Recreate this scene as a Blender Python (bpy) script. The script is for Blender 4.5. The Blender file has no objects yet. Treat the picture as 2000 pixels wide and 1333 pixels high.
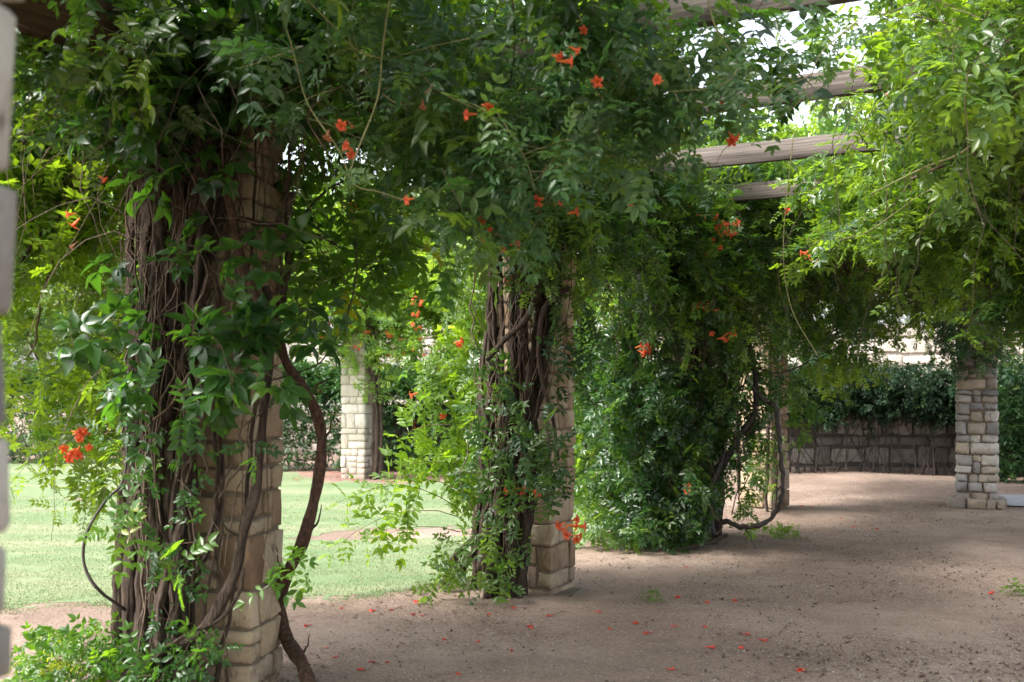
import bpy, bmesh, math, random
import numpy as np
from mathutils import Vector, Matrix, noise
R = math.radians
rng = np.random.default_rng(7)
random.seed(7)
SC = bpy.context.scene
COL = SC.collection

# ------------------------------------------------------------------ camera
CAM_H = 1.6
F = 2222.0
cd = bpy.data.cameras.new('camera')
cam = bpy.data.objects.new('camera', cd)
COL.objects.link(cam)
cam.location = (0, 0, CAM_H)
cam.rotation_euler = (R(90), 0, 0)
cd.lens = 40.0
cd.sensor_width = 36.0
cd.shift_y = 0.0467
cd.clip_start = 0.05
cd.clip_end = 500
cd.dof.use_dof = True
cd.dof.focus_distance = 8.6
cd.dof.aperture_fstop = 3.2
SC.camera = cam

# ------------------------------------------------------------------ world and sun
SUN_DIR = Vector((-0.85, -0.42, 1.0)).normalized()      # towards the sun
world = bpy.data.worlds.new('World')
SC.world = world
world.use_nodes = True
wn = world.node_tree
for n in list(wn.nodes):
    wn.nodes.remove(n)
sky = wn.nodes.new('ShaderNodeTexSky')
sky.sky_type = 'NISHITA'
sky.sun_disc = False
sky.sun_elevation = math.asin(SUN_DIR.z)
sky.sun_rotation = math.atan2(SUN_DIR.x, SUN_DIR.y)
sky.air_density = 1.0
sky.dust_density = 4.0
sky.ozone_density = 1.0
hs = wn.nodes.new('ShaderNodeHueSaturation')
hs.inputs['Saturation'].default_value = 0.38
hs.inputs['Value'].default_value = 1.0
bg = wn.nodes.new('ShaderNodeBackground')
bg.inputs['Strength'].default_value = 0.145
wo = wn.nodes.new('ShaderNodeOutputWorld')
wn.links.new(sky.outputs[0], hs.inputs['Color'])
wn.links.new(hs.outputs[0], bg.inputs['Color'])
wn.links.new(bg.outputs[0], wo.inputs['Surface'])
sl = bpy.data.lights.new('sun', 'SUN')
sl.energy = 1.8
sl.angle = R(13)
sl.color = (1.0, 0.96, 0.90)
sun = bpy.data.objects.new('sun', sl)
sun.location = (-8, -4, 12)
sun.rotation_euler = SUN_DIR.to_track_quat('Z', 'Y').to_euler()
COL.objects.link(sun)
SC.view_settings.view_transform = 'Standard'
SC.view_settings.look = 'None'
SC.view_settings.gamma = 1.0
SC.view_settings.use_curve_mapping = False
SC.view_settings.exposure = 2.25
SC.cycles.max_bounces = 5
SC.cycles.diffuse_bounces = 3
SC.cycles.glossy_bounces = 2
SC.cycles.transmission_bounces = 5
SC.cycles.transparent_max_bounces = 4
SC.cycles.use_denoising = True
SC.cycles.caustics_reflective = False
SC.cycles.caustics_refractive = False

# ------------------------------------------------------------------ helpers
def W(px, py, d):
    """A place in the garden seen at (px, py) of the 2000 px photograph, d metres in front."""
    return Vector(((px - 1000) / F * d, d, CAM_H - (py - 760) / F * d))

def nmat(name):
    m = bpy.data.materials.new(name)
    m.use_nodes = True
    nt = m.node_tree
    for n in list(nt.nodes):
        nt.nodes.remove(n)
    out = nt.nodes.new('ShaderNodeOutputMaterial')
    return m, nt, out

def nn(nt, typ, **kw):
    n = nt.nodes.new(typ)
    for k, v in kw.items():
        if k in n.inputs:
            n.inputs[k].default_value = v
        else:
            setattr(n, k, v)
    return n

def ramp(nt, stops, interp='LINEAR'):
    n = nt.nodes.new('ShaderNodeValToRGB')
    cr = n.color_ramp
    cr.interpolation = interp
    while len(cr.elements) < len(stops):
        cr.elements.new(0.5)
    for e, (p, c) in zip(cr.elements, stops):
        e.position = p
        e.color = (c[0], c[1], c[2], 1)
    return n

def mix(nt, a, b, fac, mode='MIX'):
    n = nt.nodes.new('ShaderNodeMix')
    n.data_type = 'RGBA'
    n.blend_type = mode
    for sock, v in ((n.inputs[0], fac), (n.inputs[6], a), (n.inputs[7], b)):
        if hasattr(v, 'node'):
            nt.links.new(v, sock)
        elif isinstance(v, (int, float)):
            sock.default_value = v
        else:
            sock.default_value = (v[0], v[1], v[2], 1)
    return n.outputs[2]

def math_n(nt, op, a, b=0.0):
    n = nt.nodes.new('ShaderNodeMath')
    n.operation = op
    for sock, v in ((n.inputs[0], a), (n.inputs[1], b)):
        if hasattr(v, 'node'):
            nt.links.new(v, sock)
        else:
            sock.default_value = v
    return n.outputs[0]

def noise_n(nt, vec, scale, detail=4.0, rough=0.55, dist=0.0):
    n = nt.nodes.new('ShaderNodeTexNoise')
    n.inputs['Scale'].default_value = scale
    n.inputs['Detail'].default_value = detail
    n.inputs['Roughness'].default_value = rough
    n.inputs['Distortion'].default_value = dist
    if vec is not None:
        nt.links.new(vec, n.inputs['Vector'])
    return n.outputs['Fac']

def bump(nt, height, strength, dist):
    n = nt.nodes.new('ShaderNodeBump')
    n.inputs['Strength'].default_value = strength
    n.inputs['Distance'].default_value = dist
    nt.links.new(height, n.inputs['Height'])
    return n.outputs[0]

def leaf_mat(name, stops, trans=0.42, tr_gain=(1.9, 1.75, 0.7), rough=0.42, spec=0.5):
    m, nt, out = nmat(name)
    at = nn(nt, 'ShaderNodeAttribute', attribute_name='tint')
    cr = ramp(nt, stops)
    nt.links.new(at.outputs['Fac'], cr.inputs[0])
    geo = nn(nt, 'ShaderNodeNewGeometry')
    nz = noise_n(nt, geo.outputs['Position'], 9.0, 2.0)
    col = mix(nt, cr.outputs[0], (0.55, 0.6, 0.5), math_n(nt, 'MULTIPLY', nz, 0.45), 'MULTIPLY')
    p = nn(nt, 'ShaderNodeBsdfPrincipled')
    p.inputs['Roughness'].default_value = rough
    p.inputs['Specular IOR Level'].default_value = spec
    nt.links.new(col, p.inputs['Base Color'])
    t = nn(nt, 'ShaderNodeBsdfTranslucent')
    tc = mix(nt, col, tr_gain, 1.0, 'MULTIPLY')
    nt.links.new(tc, t.inputs['Color'])
    ms = nn(nt, 'ShaderNodeMixShader')
    ms.inputs[0].default_value = trans
    nt.links.new(p.outputs[0], ms.inputs[1])
    nt.links.new(t.outputs[0], ms.inputs[2])
    nt.links.new(ms.outputs[0], out.inputs[0])
    return m

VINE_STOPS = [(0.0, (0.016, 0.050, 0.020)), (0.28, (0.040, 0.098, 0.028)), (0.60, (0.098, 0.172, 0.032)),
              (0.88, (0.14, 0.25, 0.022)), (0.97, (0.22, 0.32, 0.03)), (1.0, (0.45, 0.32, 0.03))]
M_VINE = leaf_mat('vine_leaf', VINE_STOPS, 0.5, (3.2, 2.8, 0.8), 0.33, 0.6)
M_BIG = leaf_mat('creeper_leaf', [(0.0, (0.020, 0.062, 0.022)), (0.5, (0.045, 0.118, 0.026)), (0.85, (0.10, 0.20, 0.02)),
                                  (1.0, (0.30, 0.30, 0.03))], 0.5, (2.9, 2.7, 0.7), 0.34, 0.55)
M_HEDGE = leaf_mat('hedge_leaf', [(0.0, (0.020, 0.060, 0.025)), (0.5, (0.050, 0.12, 0.038)), (1.0, (0.15, 0.22, 0.06))],
                   0.35, (1.7, 1.6, 0.7), 0.45, 0.4)
M_TREE = leaf_mat('tree_leaf', [(0.0, (0.050, 0.12, 0.024)), (0.5, (0.12, 0.22, 0.035)), (1.0, (0.26, 0.36, 0.05))],
                  0.5, (2.8, 2.5, 0.8), 0.45, 0.4)
M_SPRAY = leaf_mat('sky_lit_shoot_leaf', [(0.0, (0.035, 0.10, 0.045)), (0.4, (0.065, 0.155, 0.062)), (0.75, (0.13, 0.23, 0.05)), (1.0, (0.26, 0.32, 0.06))], 0.42, (2.2, 2.0, 0.9), 0.36, 0.6)  # paler, bluer leaf: sky light outside the canopy put into the colour
M_IVY = leaf_mat('shade_tinted_ivy_leaf', [(0.0, (0.008, 0.024, 0.010)), (0.6, (0.018, 0.048, 0.018)), (1.0, (0.05, 0.09, 0.03))], 0.3, (1.6, 1.5, 0.7), 0.55, 0.25)  # darkened leaf: shade of pergola and trees put into the colour
M_GRASS = leaf_mat('grass_blade', [(0.0, (0.10, 0.155, 0.070)), (0.6, (0.165, 0.218, 0.105)), (1.0, (0.29, 0.28, 0.17))],
                   0.3, (1.4, 1.4, 0.7), 0.6, 0.3)

def stone_mat(name, cols, stain=(0.12, 0.075, 0.045), stain_amt=0.5, dark=(0.06, 0.05, 0.045)):
    m, nt, out = nmat(name)
    oi = nn(nt, 'ShaderNodeObjectInfo')
    geo = nn(nt, 'ShaderNodeNewGeometry')
    cr = ramp(nt, [(i / (len(cols) - 1), c) for i, c in enumerate(cols)])
    nt.links.new(oi.outputs['Random'], cr.inputs[0])
    P = geo.outputs['Position']
    n1 = noise_n(nt, P, 7.0, 5, 0.6, 0.4)
    n2 = noise_n(nt, P, 38.0, 6, 0.65)
    n3 = noise_n(nt, P, 2.6, 3, 0.5)
    mp = nn(nt, 'ShaderNodeMapping')
    mp.inputs['Scale'].default_value = (30, 30, 9)
    nt.links.new(P, mp.inputs[0])
    vo = nn(nt, 'ShaderNodeTexVoronoi')
    vo.inputs['Scale'].default_value = 1.0
    nt.links.new(mp.outputs[0], vo.inputs['Vector'])
    pit = ramp(nt, [(0.0, (1, 1, 1)), (0.16, (1, 1, 1)), (0.26, (0, 0, 0)), (1, (0, 0, 0))])
    nt.links.new(vo.outputs['Distance'], pit.inputs[0])
    pitm = math_n(nt, 'MULTIPLY', pit.outputs[0], ramp_fac(nt, n1, 0.5, 0.62))
    sf = ramp_fac(nt, n1, 0.48, 0.72)
    c = mix(nt, cr.outputs[0], stain, math_n(nt, 'MULTIPLY', sf, stain_amt))
    c = mix(nt, c, (0.62, 0.6, 0.58), math_n(nt, 'MULTIPLY', n2, 0.8), 'MULTIPLY')
    c = mix(nt, c, dark, math_n(nt, 'MULTIPLY', ramp_fac(nt, n3, 0.55, 0.75), 0.45))
    c = mix(nt, c, dark, math_n(nt, 'MULTIPLY', pitm, 0.75))
    p = nn(nt, 'ShaderNodeBsdfPrincipled')
    p.inputs['Roughness'].default_value = 0.88
    p.inputs['Specular IOR Level'].default_value = 0.25
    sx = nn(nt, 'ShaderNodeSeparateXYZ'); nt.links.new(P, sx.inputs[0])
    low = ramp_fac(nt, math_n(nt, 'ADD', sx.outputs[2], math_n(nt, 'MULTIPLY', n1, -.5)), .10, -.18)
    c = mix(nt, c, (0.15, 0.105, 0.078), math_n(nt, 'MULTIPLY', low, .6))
    nt.links.new(c, p.inputs['Base Color'])
    h = math_n(nt, 'ADD', n2, math_n(nt, 'MULTIPLY', n1, 1.4))
    h = math_n(nt, 'SUBTRACT', h, pitm)
    nt.links.new(bump(nt, h, 0.75, 0.012), p.inputs['Normal'])
    nt.links.new(p.outputs[0], out.inputs[0])
    return m

def ramp_fac(nt, fac, a, b):
    n = nt.nodes.new('ShaderNodeMapRange')
    n.inputs['From Min'].default_value = a
    n.inputs['From Max'].default_value = b
    nt.links.new(fac, n.inputs['Value'])
    return n.outputs[0]

M_STONE = stone_mat('tan_limestone', [(0.43, 0.34, 0.235), (0.27, 0.18, 0.115), (0.52, 0.43, 0.31), (0.36, 0.265, 0.17), (0.48, 0.40, 0.30)])
M_STONE_GREY = stone_mat('grey_limestone', [(0.46, 0.44, 0.40), (0.22, 0.22, 0.23), (0.58, 0.55, 0.50), (0.30, 0.285, 0.27), (0.48, 0.41, 0.31)],
                         (0.16, 0.14, 0.13), 0.6)
M_STONE_PALE = stone_mat('pale_limestone', [(0.56, 0.52, 0.45), (0.46, 0.41, 0.34), (0.62, 0.58, 0.52), (0.52, 0.47, 0.40)], (0.30, 0.23, 0.17), 0.35, (0.2, 0.17, 0.15))
M_STONE_DARK = stone_mat('weathered_wall_stone', [(0.20, 0.188, 0.172), (0.09, 0.083, 0.078), (0.36, 0.34, 0.31), (0.15, 0.138, 0.127), (0.26, 0.24, 0.22)], (0.07, 0.055, 0.045), 0.6)

def plain_noise_mat(name, a, b, scale, rough=0.9, bstr=0.6, bdist=0.01, stretch=(1, 1, 1), coord='geo'):
    m, nt, out = nmat(name)
    if coord == 'geo':
        v = nn(nt, 'ShaderNodeNewGeometry').outputs['Position']
    else:
        v = nn(nt, 'ShaderNodeTexCoord').outputs['Object']
    mp = nn(nt, 'ShaderNodeMapping')
    mp.inputs['Scale'].default_value = stretch
    nt.links.new(v, mp.inputs[0])
    f = noise_n(nt, mp.outputs[0], scale, 6, 0.62, 0.2)
    f2 = noise_n(nt, mp.outputs[0], scale * 0.22, 3, 0.5)
    cr = ramp(nt, [(0.30, a), (0.68, b)])
    nt.links.new(f, cr.inputs[0])
    c = mix(nt, cr.outputs[0], (0.5, 0.5, 0.5), math_n(nt, 'MULTIPLY', f2, 0.8), 'MULTIPLY')
    p = nn(nt, 'ShaderNodeBsdfPrincipled')
    p.inputs['Roughness'].default_value = rough
    p.inputs['Specular IOR Level'].default_value = 0.25
    nt.links.new(c, p.inputs['Base Color'])
    nt.links.new(bump(nt, f, bstr, bdist), p.inputs['Normal'])
    nt.links.new(p.outputs[0], out.inputs[0])
    return m

M_MORTAR = plain_noise_mat('brown_mortar', (0.13, 0.10, 0.075), (0.24, 0.19, 0.14), 30)
M_MORTAR_DARK = plain_noise_mat('dark_mortar', (0.05, 0.045, 0.04), (0.12, 0.105, 0.095), 30)
M_MORTAR_PALE = plain_noise_mat('pale_mortar', (0.36, 0.31, 0.25), (0.48, 0.42, 0.35), 30)
M_BARK = plain_noise_mat('vine_bark', (0.014, 0.010, 0.008), (0.105, 0.074, 0.055), 90, 0.92, 1.0, 0.02, (1, 1, 0.10))
M_BARK_RED = plain_noise_mat('reddish_bark', (0.025, 0.014, 0.010), (0.14, 0.080, 0.055), 60, 0.9, 1.0, 0.02, (1, 1, 0.45))
M_TWIG = plain_noise_mat('brown_twig', (0.05, 0.034, 0.024), (0.17, 0.12, 0.085), 20, 0.8)
M_TWIG_PALE = plain_noise_mat('green_tan_shoot', (0.20, 0.22, 0.09), (0.36, 0.33, 0.17), 9, 0.6)
M_DARKSTEM = plain_noise_mat('dark_smooth_stem', (0.022, 0.018, 0.018), (0.07, 0.055, 0.05), 18, 0.55)
M_WOOD = plain_noise_mat('weathered_timber', (0.035, 0.028, 0.024), (0.20, 0.170, 0.150), 70, 0.9, .45, 0.003, (0.02, 1, 1), 'obj')
M_WOOD_DARK = plain_noise_mat('brown_timber', (0.045, 0.026, 0.016), (0.15, 0.09, 0.058), 60, 0.85, 1.0, 0.006, (0.02, 1, 1), 'obj')

def flat_mat(name, col, rough=0.6, trans=0.0, var=0.3):
    m, nt, out = nmat(name)
    g = nn(nt, 'ShaderNodeNewGeometry')
    f = noise_n(nt, g.outputs['Position'], 60, 2)
    c = mix(nt, col, (col[0] * 0.45, col[1] * 0.4, col[2] * 0.5), math_n(nt, 'MULTIPLY', f, var * 2))
    p = nn(nt, 'ShaderNodeBsdfPrincipled')
    p.inputs['Roughness'].default_value = rough
    nt.links.new(c, p.inputs['Base Color'])
    t = nn(nt, 'ShaderNodeBsdfTranslucent')
    nt.links.new(c, t.inputs['Color'])
    ms = nn(nt, 'ShaderNodeMixShader')
    ms.inputs[0].default_value = trans
    nt.links.new(p.outputs[0], ms.inputs[1])
    nt.links.new(t.outputs[0], ms.inputs[2])
    nt.links.new(ms.outputs[0], out.inputs[0])
    return m

M_FLOWER = leaf_mat('orange_trumpet_petal', [(0.0, (0.80, 0.34, 0.09)), (0.6, (0.80, 0.19, 0.06)), (0.85, (0.80, 0.16, 0.07)), (1.0, (0.74, 0.10, 0.055))], .35, (1.2, 1.1, 1.0), .5, .3)
M_FLOWER_DRY = flat_mat('dried_brown_petal', (0.42, 0.17, 0.08), 0.8, 0.2)
M_FALLEN = flat_mat('fallen_red_petal', (0.62, 0.06, 0.03), 0.6, 0.1)
M_LITTER = flat_mat('dead_leaf_brown', (0.10, 0.055, 0.032), 0.85, 0.0, 0.5)
M_LITTER2 = flat_mat('dead_leaf_tan', (0.26, 0.18, 0.10), 0.85, 0.0, 0.5)
M_PEBBLE = plain_noise_mat('pebble', (0.22, 0.18, 0.15), (0.5, 0.45, 0.4), 14)

def ground_mat():
    m, nt, out = nmat('decomposed_granite')
    P = nn(nt, 'ShaderNodeNewGeometry').outputs['Position']
    big = noise_n(nt, P, 0.55, 4, 0.6, 0.3)
    mid = noise_n(nt, P, 3.2, 5, 0.6)
    fine = noise_n(nt, P, 42, 5, 0.7)
    grit = noise_n(nt, P, 150, 3, 0.7)
    c = ramp(nt, [(0.30, (0.155, 0.106, 0.080)), (0.5, (0.245, 0.176, 0.137)), (0.72, (0.375, 0.288, 0.230))])
    nt.links.new(big, c.inputs[0])
    col = mix(nt, c.outputs[0], (0.62, 0.58, 0.56), math_n(nt, 'MULTIPLY', ramp_fac(nt, mid, 0.4, 0.75), 0.5), 'MULTIPLY')
    col = mix(nt, col, (0.42, 0.35, 0.30), math_n(nt, 'MULTIPLY', ramp_fac(nt, fine, 0.50, 0.66), 0.6))
    col = mix(nt, col, (0.075, 0.055, 0.045), math_n(nt, 'MULTIPLY', ramp_fac(nt, grit, 0.52, 0.66), 0.75))
    p = nn(nt, 'ShaderNodeBsdfPrincipled')
    p.inputs['Roughness'].default_value = 0.95
    p.inputs['Specular IOR Level'].default_value = 0.15
    nt.links.new(col, p.inputs['Base Color'])
    h = math_n(nt, 'ADD', math_n(nt, 'MULTIPLY', fine, 1.0), math_n(nt, 'MULTIPLY', grit, 0.5))
    nt.links.new(bump(nt, math_n(nt, 'ADD', h, math_n(nt, 'MULTIPLY', mid, 4.0)), 0.9, 0.022), p.inputs['Normal'])
    nt.links.new(p.outputs[0], out.inputs[0])
    return m

def lawn_mat():
    m, nt, out = nmat('mown_lawn')
    P = nn(nt, 'ShaderNodeNewGeometry').outputs['Position']
    mp = nn(nt, 'ShaderNodeMapping')
    mp.inputs['Scale'].default_value = (0.35, 1.3, 1)
    nt.links.new(P, mp.inputs[0])
    big = noise_n(nt, mp.outputs[0], 0.8, 4, 0.55, 0.3)
    fine = noise_n(nt, P, 55, 4, 0.7)
    mid = noise_n(nt, P, 5, 4, 0.6)
    c = ramp(nt, [(0.32, (0.140, 0.205, 0.100)), (0.5, (0.178, 0.230, 0.124)), (0.68, (0.25, 0.262, 0.165))])
    nt.links.new(big, c.inputs[0])
    col = mix(nt, c.outputs[0], (0.55, 0.6, 0.5), math_n(nt, 'MULTIPLY', fine, 0.8), 'MULTIPLY')
    col = mix(nt, col, (0.31, 0.27, 0.19), math_n(nt, 'MULTIPLY', ramp_fac(nt, mid, 0.56, 0.78), 0.55))
    p = nn(nt, 'ShaderNodeBsdfPrincipled')
    p.inputs['Roughness'].default_value = 0.9
    p.inputs['Specular IOR Level'].default_value = 0.15
    nt.links.new(col, p.inputs['Base Color'])
    nt.links.new(bump(nt, math_n(nt, 'ADD', fine, math_n(nt, 'MULTIPLY', mid, 1.5)), 0.9, 0.02), p.inputs['Normal'])
    nt.links.new(p.outputs[0], out.inputs[0])
    return m
M_GROUND = ground_mat()
M_LAWN = lawn_mat()
M_MULCH = plain_noise_mat('reddish_mulch', (0.15, 0.075, 0.055), (0.34, 0.22, 0.175), 16)
M_CONCRETE = plain_noise_mat('grey_concrete', (0.26, 0.26, 0.27), (0.38, 0.38, 0.40), 10, 0.85, 0.2)

# ------------------------------------------------------------------ mesh helpers
def mesh_np(name, V, T, tint=None, smooth=True):
    me = bpy.data.meshes.new(name)
    V = np.asarray(V, dtype=np.float32).reshape(-1, 3)
    T = np.asarray(T, dtype=np.int32).reshape(-1, 3)
    me.vertices.add(len(V))
    me.vertices.foreach_set('co', V.ravel())
    me.loops.add(len(T) * 3)
    me.loops.foreach_set('vertex_index', T.ravel())
    me.polygons.add(len(T))
    me.polygons.foreach_set('loop_start', np.arange(len(T), dtype=np.int32) * 3)
    try:
        me.polygons.foreach_set('loop_total', np.full(len(T), 3, dtype=np.int32))
    except Exception:
        pass
    if smooth:
        me.polygons.foreach_set('use_smooth', np.ones(len(T), dtype=bool))
    if tint is not None:
        a = me.attributes.new('tint', 'FLOAT', 'POINT')
        a.data.foreach_set('value', np.asarray(tint, dtype=np.float32))
    me.update(calc_edges=True)
    return me

def link(name, me, mat=None, parent=None, loc=None):
    o = bpy.data.objects.new(name, me)
    COL.objects.link(o)
    if mat is not None and me is not None and not me.materials:
        me.materials.append(mat)
    if parent is not None:
        o.parent = parent
        # geometry is given in world places; the parent carries only a location / rotation
        o.matrix_parent_inverse = parent.matrix_basis.inverted()
    if loc is not None:
        o.location = loc
    return o

def thing(name, label, cat, loc=(0, 0, 0), rz=0.0, group=None, kind=None):
    o = bpy.data.objects.new(name, None)
    o.empty_display_size = 0.2
    COL.objects.link(o)
    o.location = loc
    o.rotation_euler = (0, 0, rz)
    tag(o, label, cat, group, kind)
    return o

def tag(o, label=None, cat=None, group=None, kind=None):
    if label: o['label'] = label
    if cat: o['category'] = cat
    if group: o['group'] = group
    if kind: o['kind'] = kind
    return o

def tube_arrays(pts, radii, sides=5, ridge=0.0, seed=0, caps=True):
    P = np.array([list(p) for p in pts], dtype=float)
    n = len(P)
    rad = np.array(radii if hasattr(radii, '__len__') else [radii] * n, dtype=float)
    tang = np.gradient(P, axis=0)
    tang /= (np.linalg.norm(tang, axis=1, keepdims=True) + 1e-9)
    ref = np.array([0.3, 0.9, 0.1]) if abs(tang[0][2]) > 0.7 else np.array([0, 0, 1.0])
    V = []
    r0 = np.random.default_rng(seed)
    prof = 1 + ridge * r0.uniform(-1, 1, sides)
    u = np.cross(tang[0], ref); u /= np.linalg.norm(u) + 1e-9
    for i in range(n):
        t = tang[i]
        u = u - t * np.dot(u, t); u /= np.linalg.norm(u) + 1e-9
        v = np.cross(t, u)
        if ridge:
            prof = np.clip(prof + r0.normal(0, ridge * 0.25, sides), 1 - ridge * 1.3, 1 + ridge * 1.3)
        ang = np.linspace(0, 2 * math.pi, sides, endpoint=False)
        ring = P[i] + (np.cos(ang)[:, None] * u + np.sin(ang)[:, None] * v) * (rad[i] * prof)[:, None]
        V.append(ring)
    V = np.concatenate(V)
    k = np.arange(sides)
    k2 = (k + 1) % sides
    T = []
    for i in range(n - 1):
        a, b = i * sides + k, i * sides + k2
        c, d = a + sides, b + sides
        T.append(np.stack([a, b, d], 1)); T.append(np.stack([a, d, c], 1))
    T = np.concatenate(T)
    if caps:
        base = len(V)
        V = np.concatenate([V, P[:1], P[-1:]])
        e = (n - 1) * sides
        T = np.concatenate([T, np.stack([k2, k, np.full(sides, base)], 1), np.stack([e + k, e + k2, np.full(sides, base + 1)], 1)])
    return V, T

def spline(ctrl, n):
    """Catmull-Rom through the control points."""
    C = [Vector(c) for c in ctrl]
    C = [C[0] * 2 - C[1]] + C + [C[-1] * 2 - C[-2]]
    out = []
    segs = len(C) - 3
    for j in range(n):
        f = j / (n - 1) * segs
        i = min(int(f), segs - 1)
        t = f - i
        a, b, c, d = C[i:i + 4]
        out.append(0.5 * ((2 * b) + (c - a) * t + (2 * a - 5 * b + 4 * c - d) * t * t + (3 * b - a - 3 * c + d) * t ** 3))
    return out

def stem(parent, ctrl, r0, r1, mat, n=18, sides=9, ridge=0.18, seed=0, name='stem', wob=0.0):
    if r0 > .011:
        n, sides, ridge = int(n * 1.4), max(sides, 13), max(ridge, .22) if ridge > .06 else ridge
    pts = spline(ctrl, n)
    rr = np.linspace(r0, r1, n)
    g = np.random.default_rng(seed + 5)
    rr = rr * (1 + 0.08 * g.uniform(-1, 1, n) + .10 * np.sin(np.arange(n) * .9 + seed))
    if wob:
        pts = [p + Vector(g.normal(0, wob, 3)) for p in pts]
    V, T = tube_arrays(pts, rr, sides, ridge, seed)
    return link(name, mesh_np(name, V, T), mat, parent)

# ------------------------------------------------------------------ leaf templates
def leaflet(V, T, base, ang, L, w, g, detail, z0=0.0, drp=0.12, fold=0.06):
    b = len(V)
    ca, sa = math.cos(ang), math.sin(ang)
    tilt = g.uniform(-0.35, 0.35)
    roll = g.uniform(-0.35, 0.35)
    def pt(l, s, z):
        x = -sa * l + ca * s
        y = ca * l + sa * s
        return (base[0] + x, base[1] + y, base[2] + z + tilt * l + roll * s - drp * l * l / max(L, 1e-6))
    if detail == 0:
        V += [pt(0, 0, 0), pt(.42 * L, w / 2, fold * L), pt(L, 0, 0), pt(.42 * L, -w / 2, fold * L)]
        T += [(b, b + 1, b + 2), (b, b + 2, b + 3)]
    else:
        f = fold * L * 1.6
        V += [pt(0, 0, 0), pt(.22 * L, w * .40, f), pt(.22 * L, -w * .40, f), pt(.30 * L, 0, 0),
              pt(.50 * L, w * .5, f), pt(.50 * L, -w * .5, f), pt(.68 * L, 0, -.01 * L), pt(.76 * L, w * .27, f * .6),
              pt(.76 * L, -w * .27, f * .6), pt(L, 0, -.05 * L)]
        T += [(b, b + 1, b + 3), (b, b + 3, b + 2), (b + 1, b + 4, b + 3), (b + 3, b + 5, b + 2), (b + 4, b + 6, b + 3), (b + 3, b + 6, b + 5),
              (b + 4, b + 7, b + 6), (b + 6, b + 8, b + 5), (b + 7, b + 9, b + 6), (b + 6, b + 9, b + 8)]

def t_pinnate(g, detail):
    V, T = [], []
    n = int(g.integers(3, 6))
    droop = g.uniform(0.12, 0.42)
    b = 0
    zs = lambda t: -droop * t * t
    V += [(-.010, 0, 0), (.010, 0, 0), (0, .5, zs(.5)), (0, 1 - .2, zs(.8))]
    T += [(0, 1, 2), (0, 2, 3)]
    for i in range(n):
        t = 0.22 + 0.56 * i / (n - 1)
        L = 0.30 * g.uniform(.85, 1.15) * (1 - 0.15 * abs(t - .5))
        for s in (1, -1):
            leaflet(V, T, (0, t + g.uniform(-.02, .02), zs(t)), s * R(g.uniform(48, 72)), L, L * g.uniform(.42, .52), g, detail, 0)
    leaflet(V, T, (0, .78, zs(.78)), R(g.uniform(-10, 10)), .34, .15, g, detail)
    return np.array(V), np.array(T)

def t_palm(g, detail):
    V, T = [], []
    V += [(-.008, 0, 0), (.008, 0, 0), (0, .34, -.03), (0, .36, -.03)]
    T += [(0, 1, 2), (0, 2, 3)]
    k = 5 if g.random() < 0.6 else 3
    for i in range(k):
        a = (i - (k - 1) / 2) * R(48 if k == 5 else 62) + g.uniform(-.1, .1)
        L = (.62 if k == 5 else .70) * (1 - .13 * abs(i - (k - 1) / 2)) * g.uniform(.9, 1.1)
        leaflet(V, T, (0, .34, -.03), a, L, L * g.uniform(.5, .6), g, detail, drp=.25)
    return np.array(V), np.array(T)

def t_sprig(g, detail):
    V, T = [], []
    V += [(-.012, 0, 0), (.012, 0, 0), (0, 1, -.08), (0, .9, 0)]
    T += [(0, 1, 2), (0, 2, 3)]
    n = 9
    for i in range(n):
        t = .12 + .88 * i / (n - 1)
        L = .30 * g.uniform(.8, 1.2)
        a = (1 if i % 2 else -1) * R(g.uniform(25, 80))
        z = g.uniform(-.12, .12)
        leaflet(V, T, (g.uniform(-.1, .1), t - .05, z), a, L, L * g.uniform(.5, .65), g, detail, drp=g.uniform(0, .6))
    return np.array(V), np.array(T)

def t_blade(g, detail):
    a = g.uniform(.1, .7)
    return np.array([(-.06, 0, 0), (.06, 0, 0), (a * .2, .0, .6), (a * .7, .1, 1.0)]), np.array([(0, 1, 2), (0, 2, 3)])

gT = np.random.default_rng(3)
TEMPL = {
    'pin': [t_pinnate(gT, 0) for _ in range(8)], 'pinN': [t_pinnate(gT, 1) for _ in range(10)],
    'palm': [t_palm(gT, 0) for _ in range(6)], 'palmN': [t_palm(gT, 1) for _ in range(10)],
    'sprig': [t_sprig(gT, 0) for _ in range(8)],
}
LEAFMESH = {}
def leaf_mesh(kind, var, tbin, mat):
    k = (kind, var, tbin, mat.name)
    if k not in LEAFMESH:
        V, T = TEMPL[kind][var]
        me = mesh_np('leaf', V, T, np.full(len(V), (tbin + .5) / 8))
        me.materials.append(mat)
        LEAFMESH[k] = me
    return LEAFMESH[k]

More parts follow.
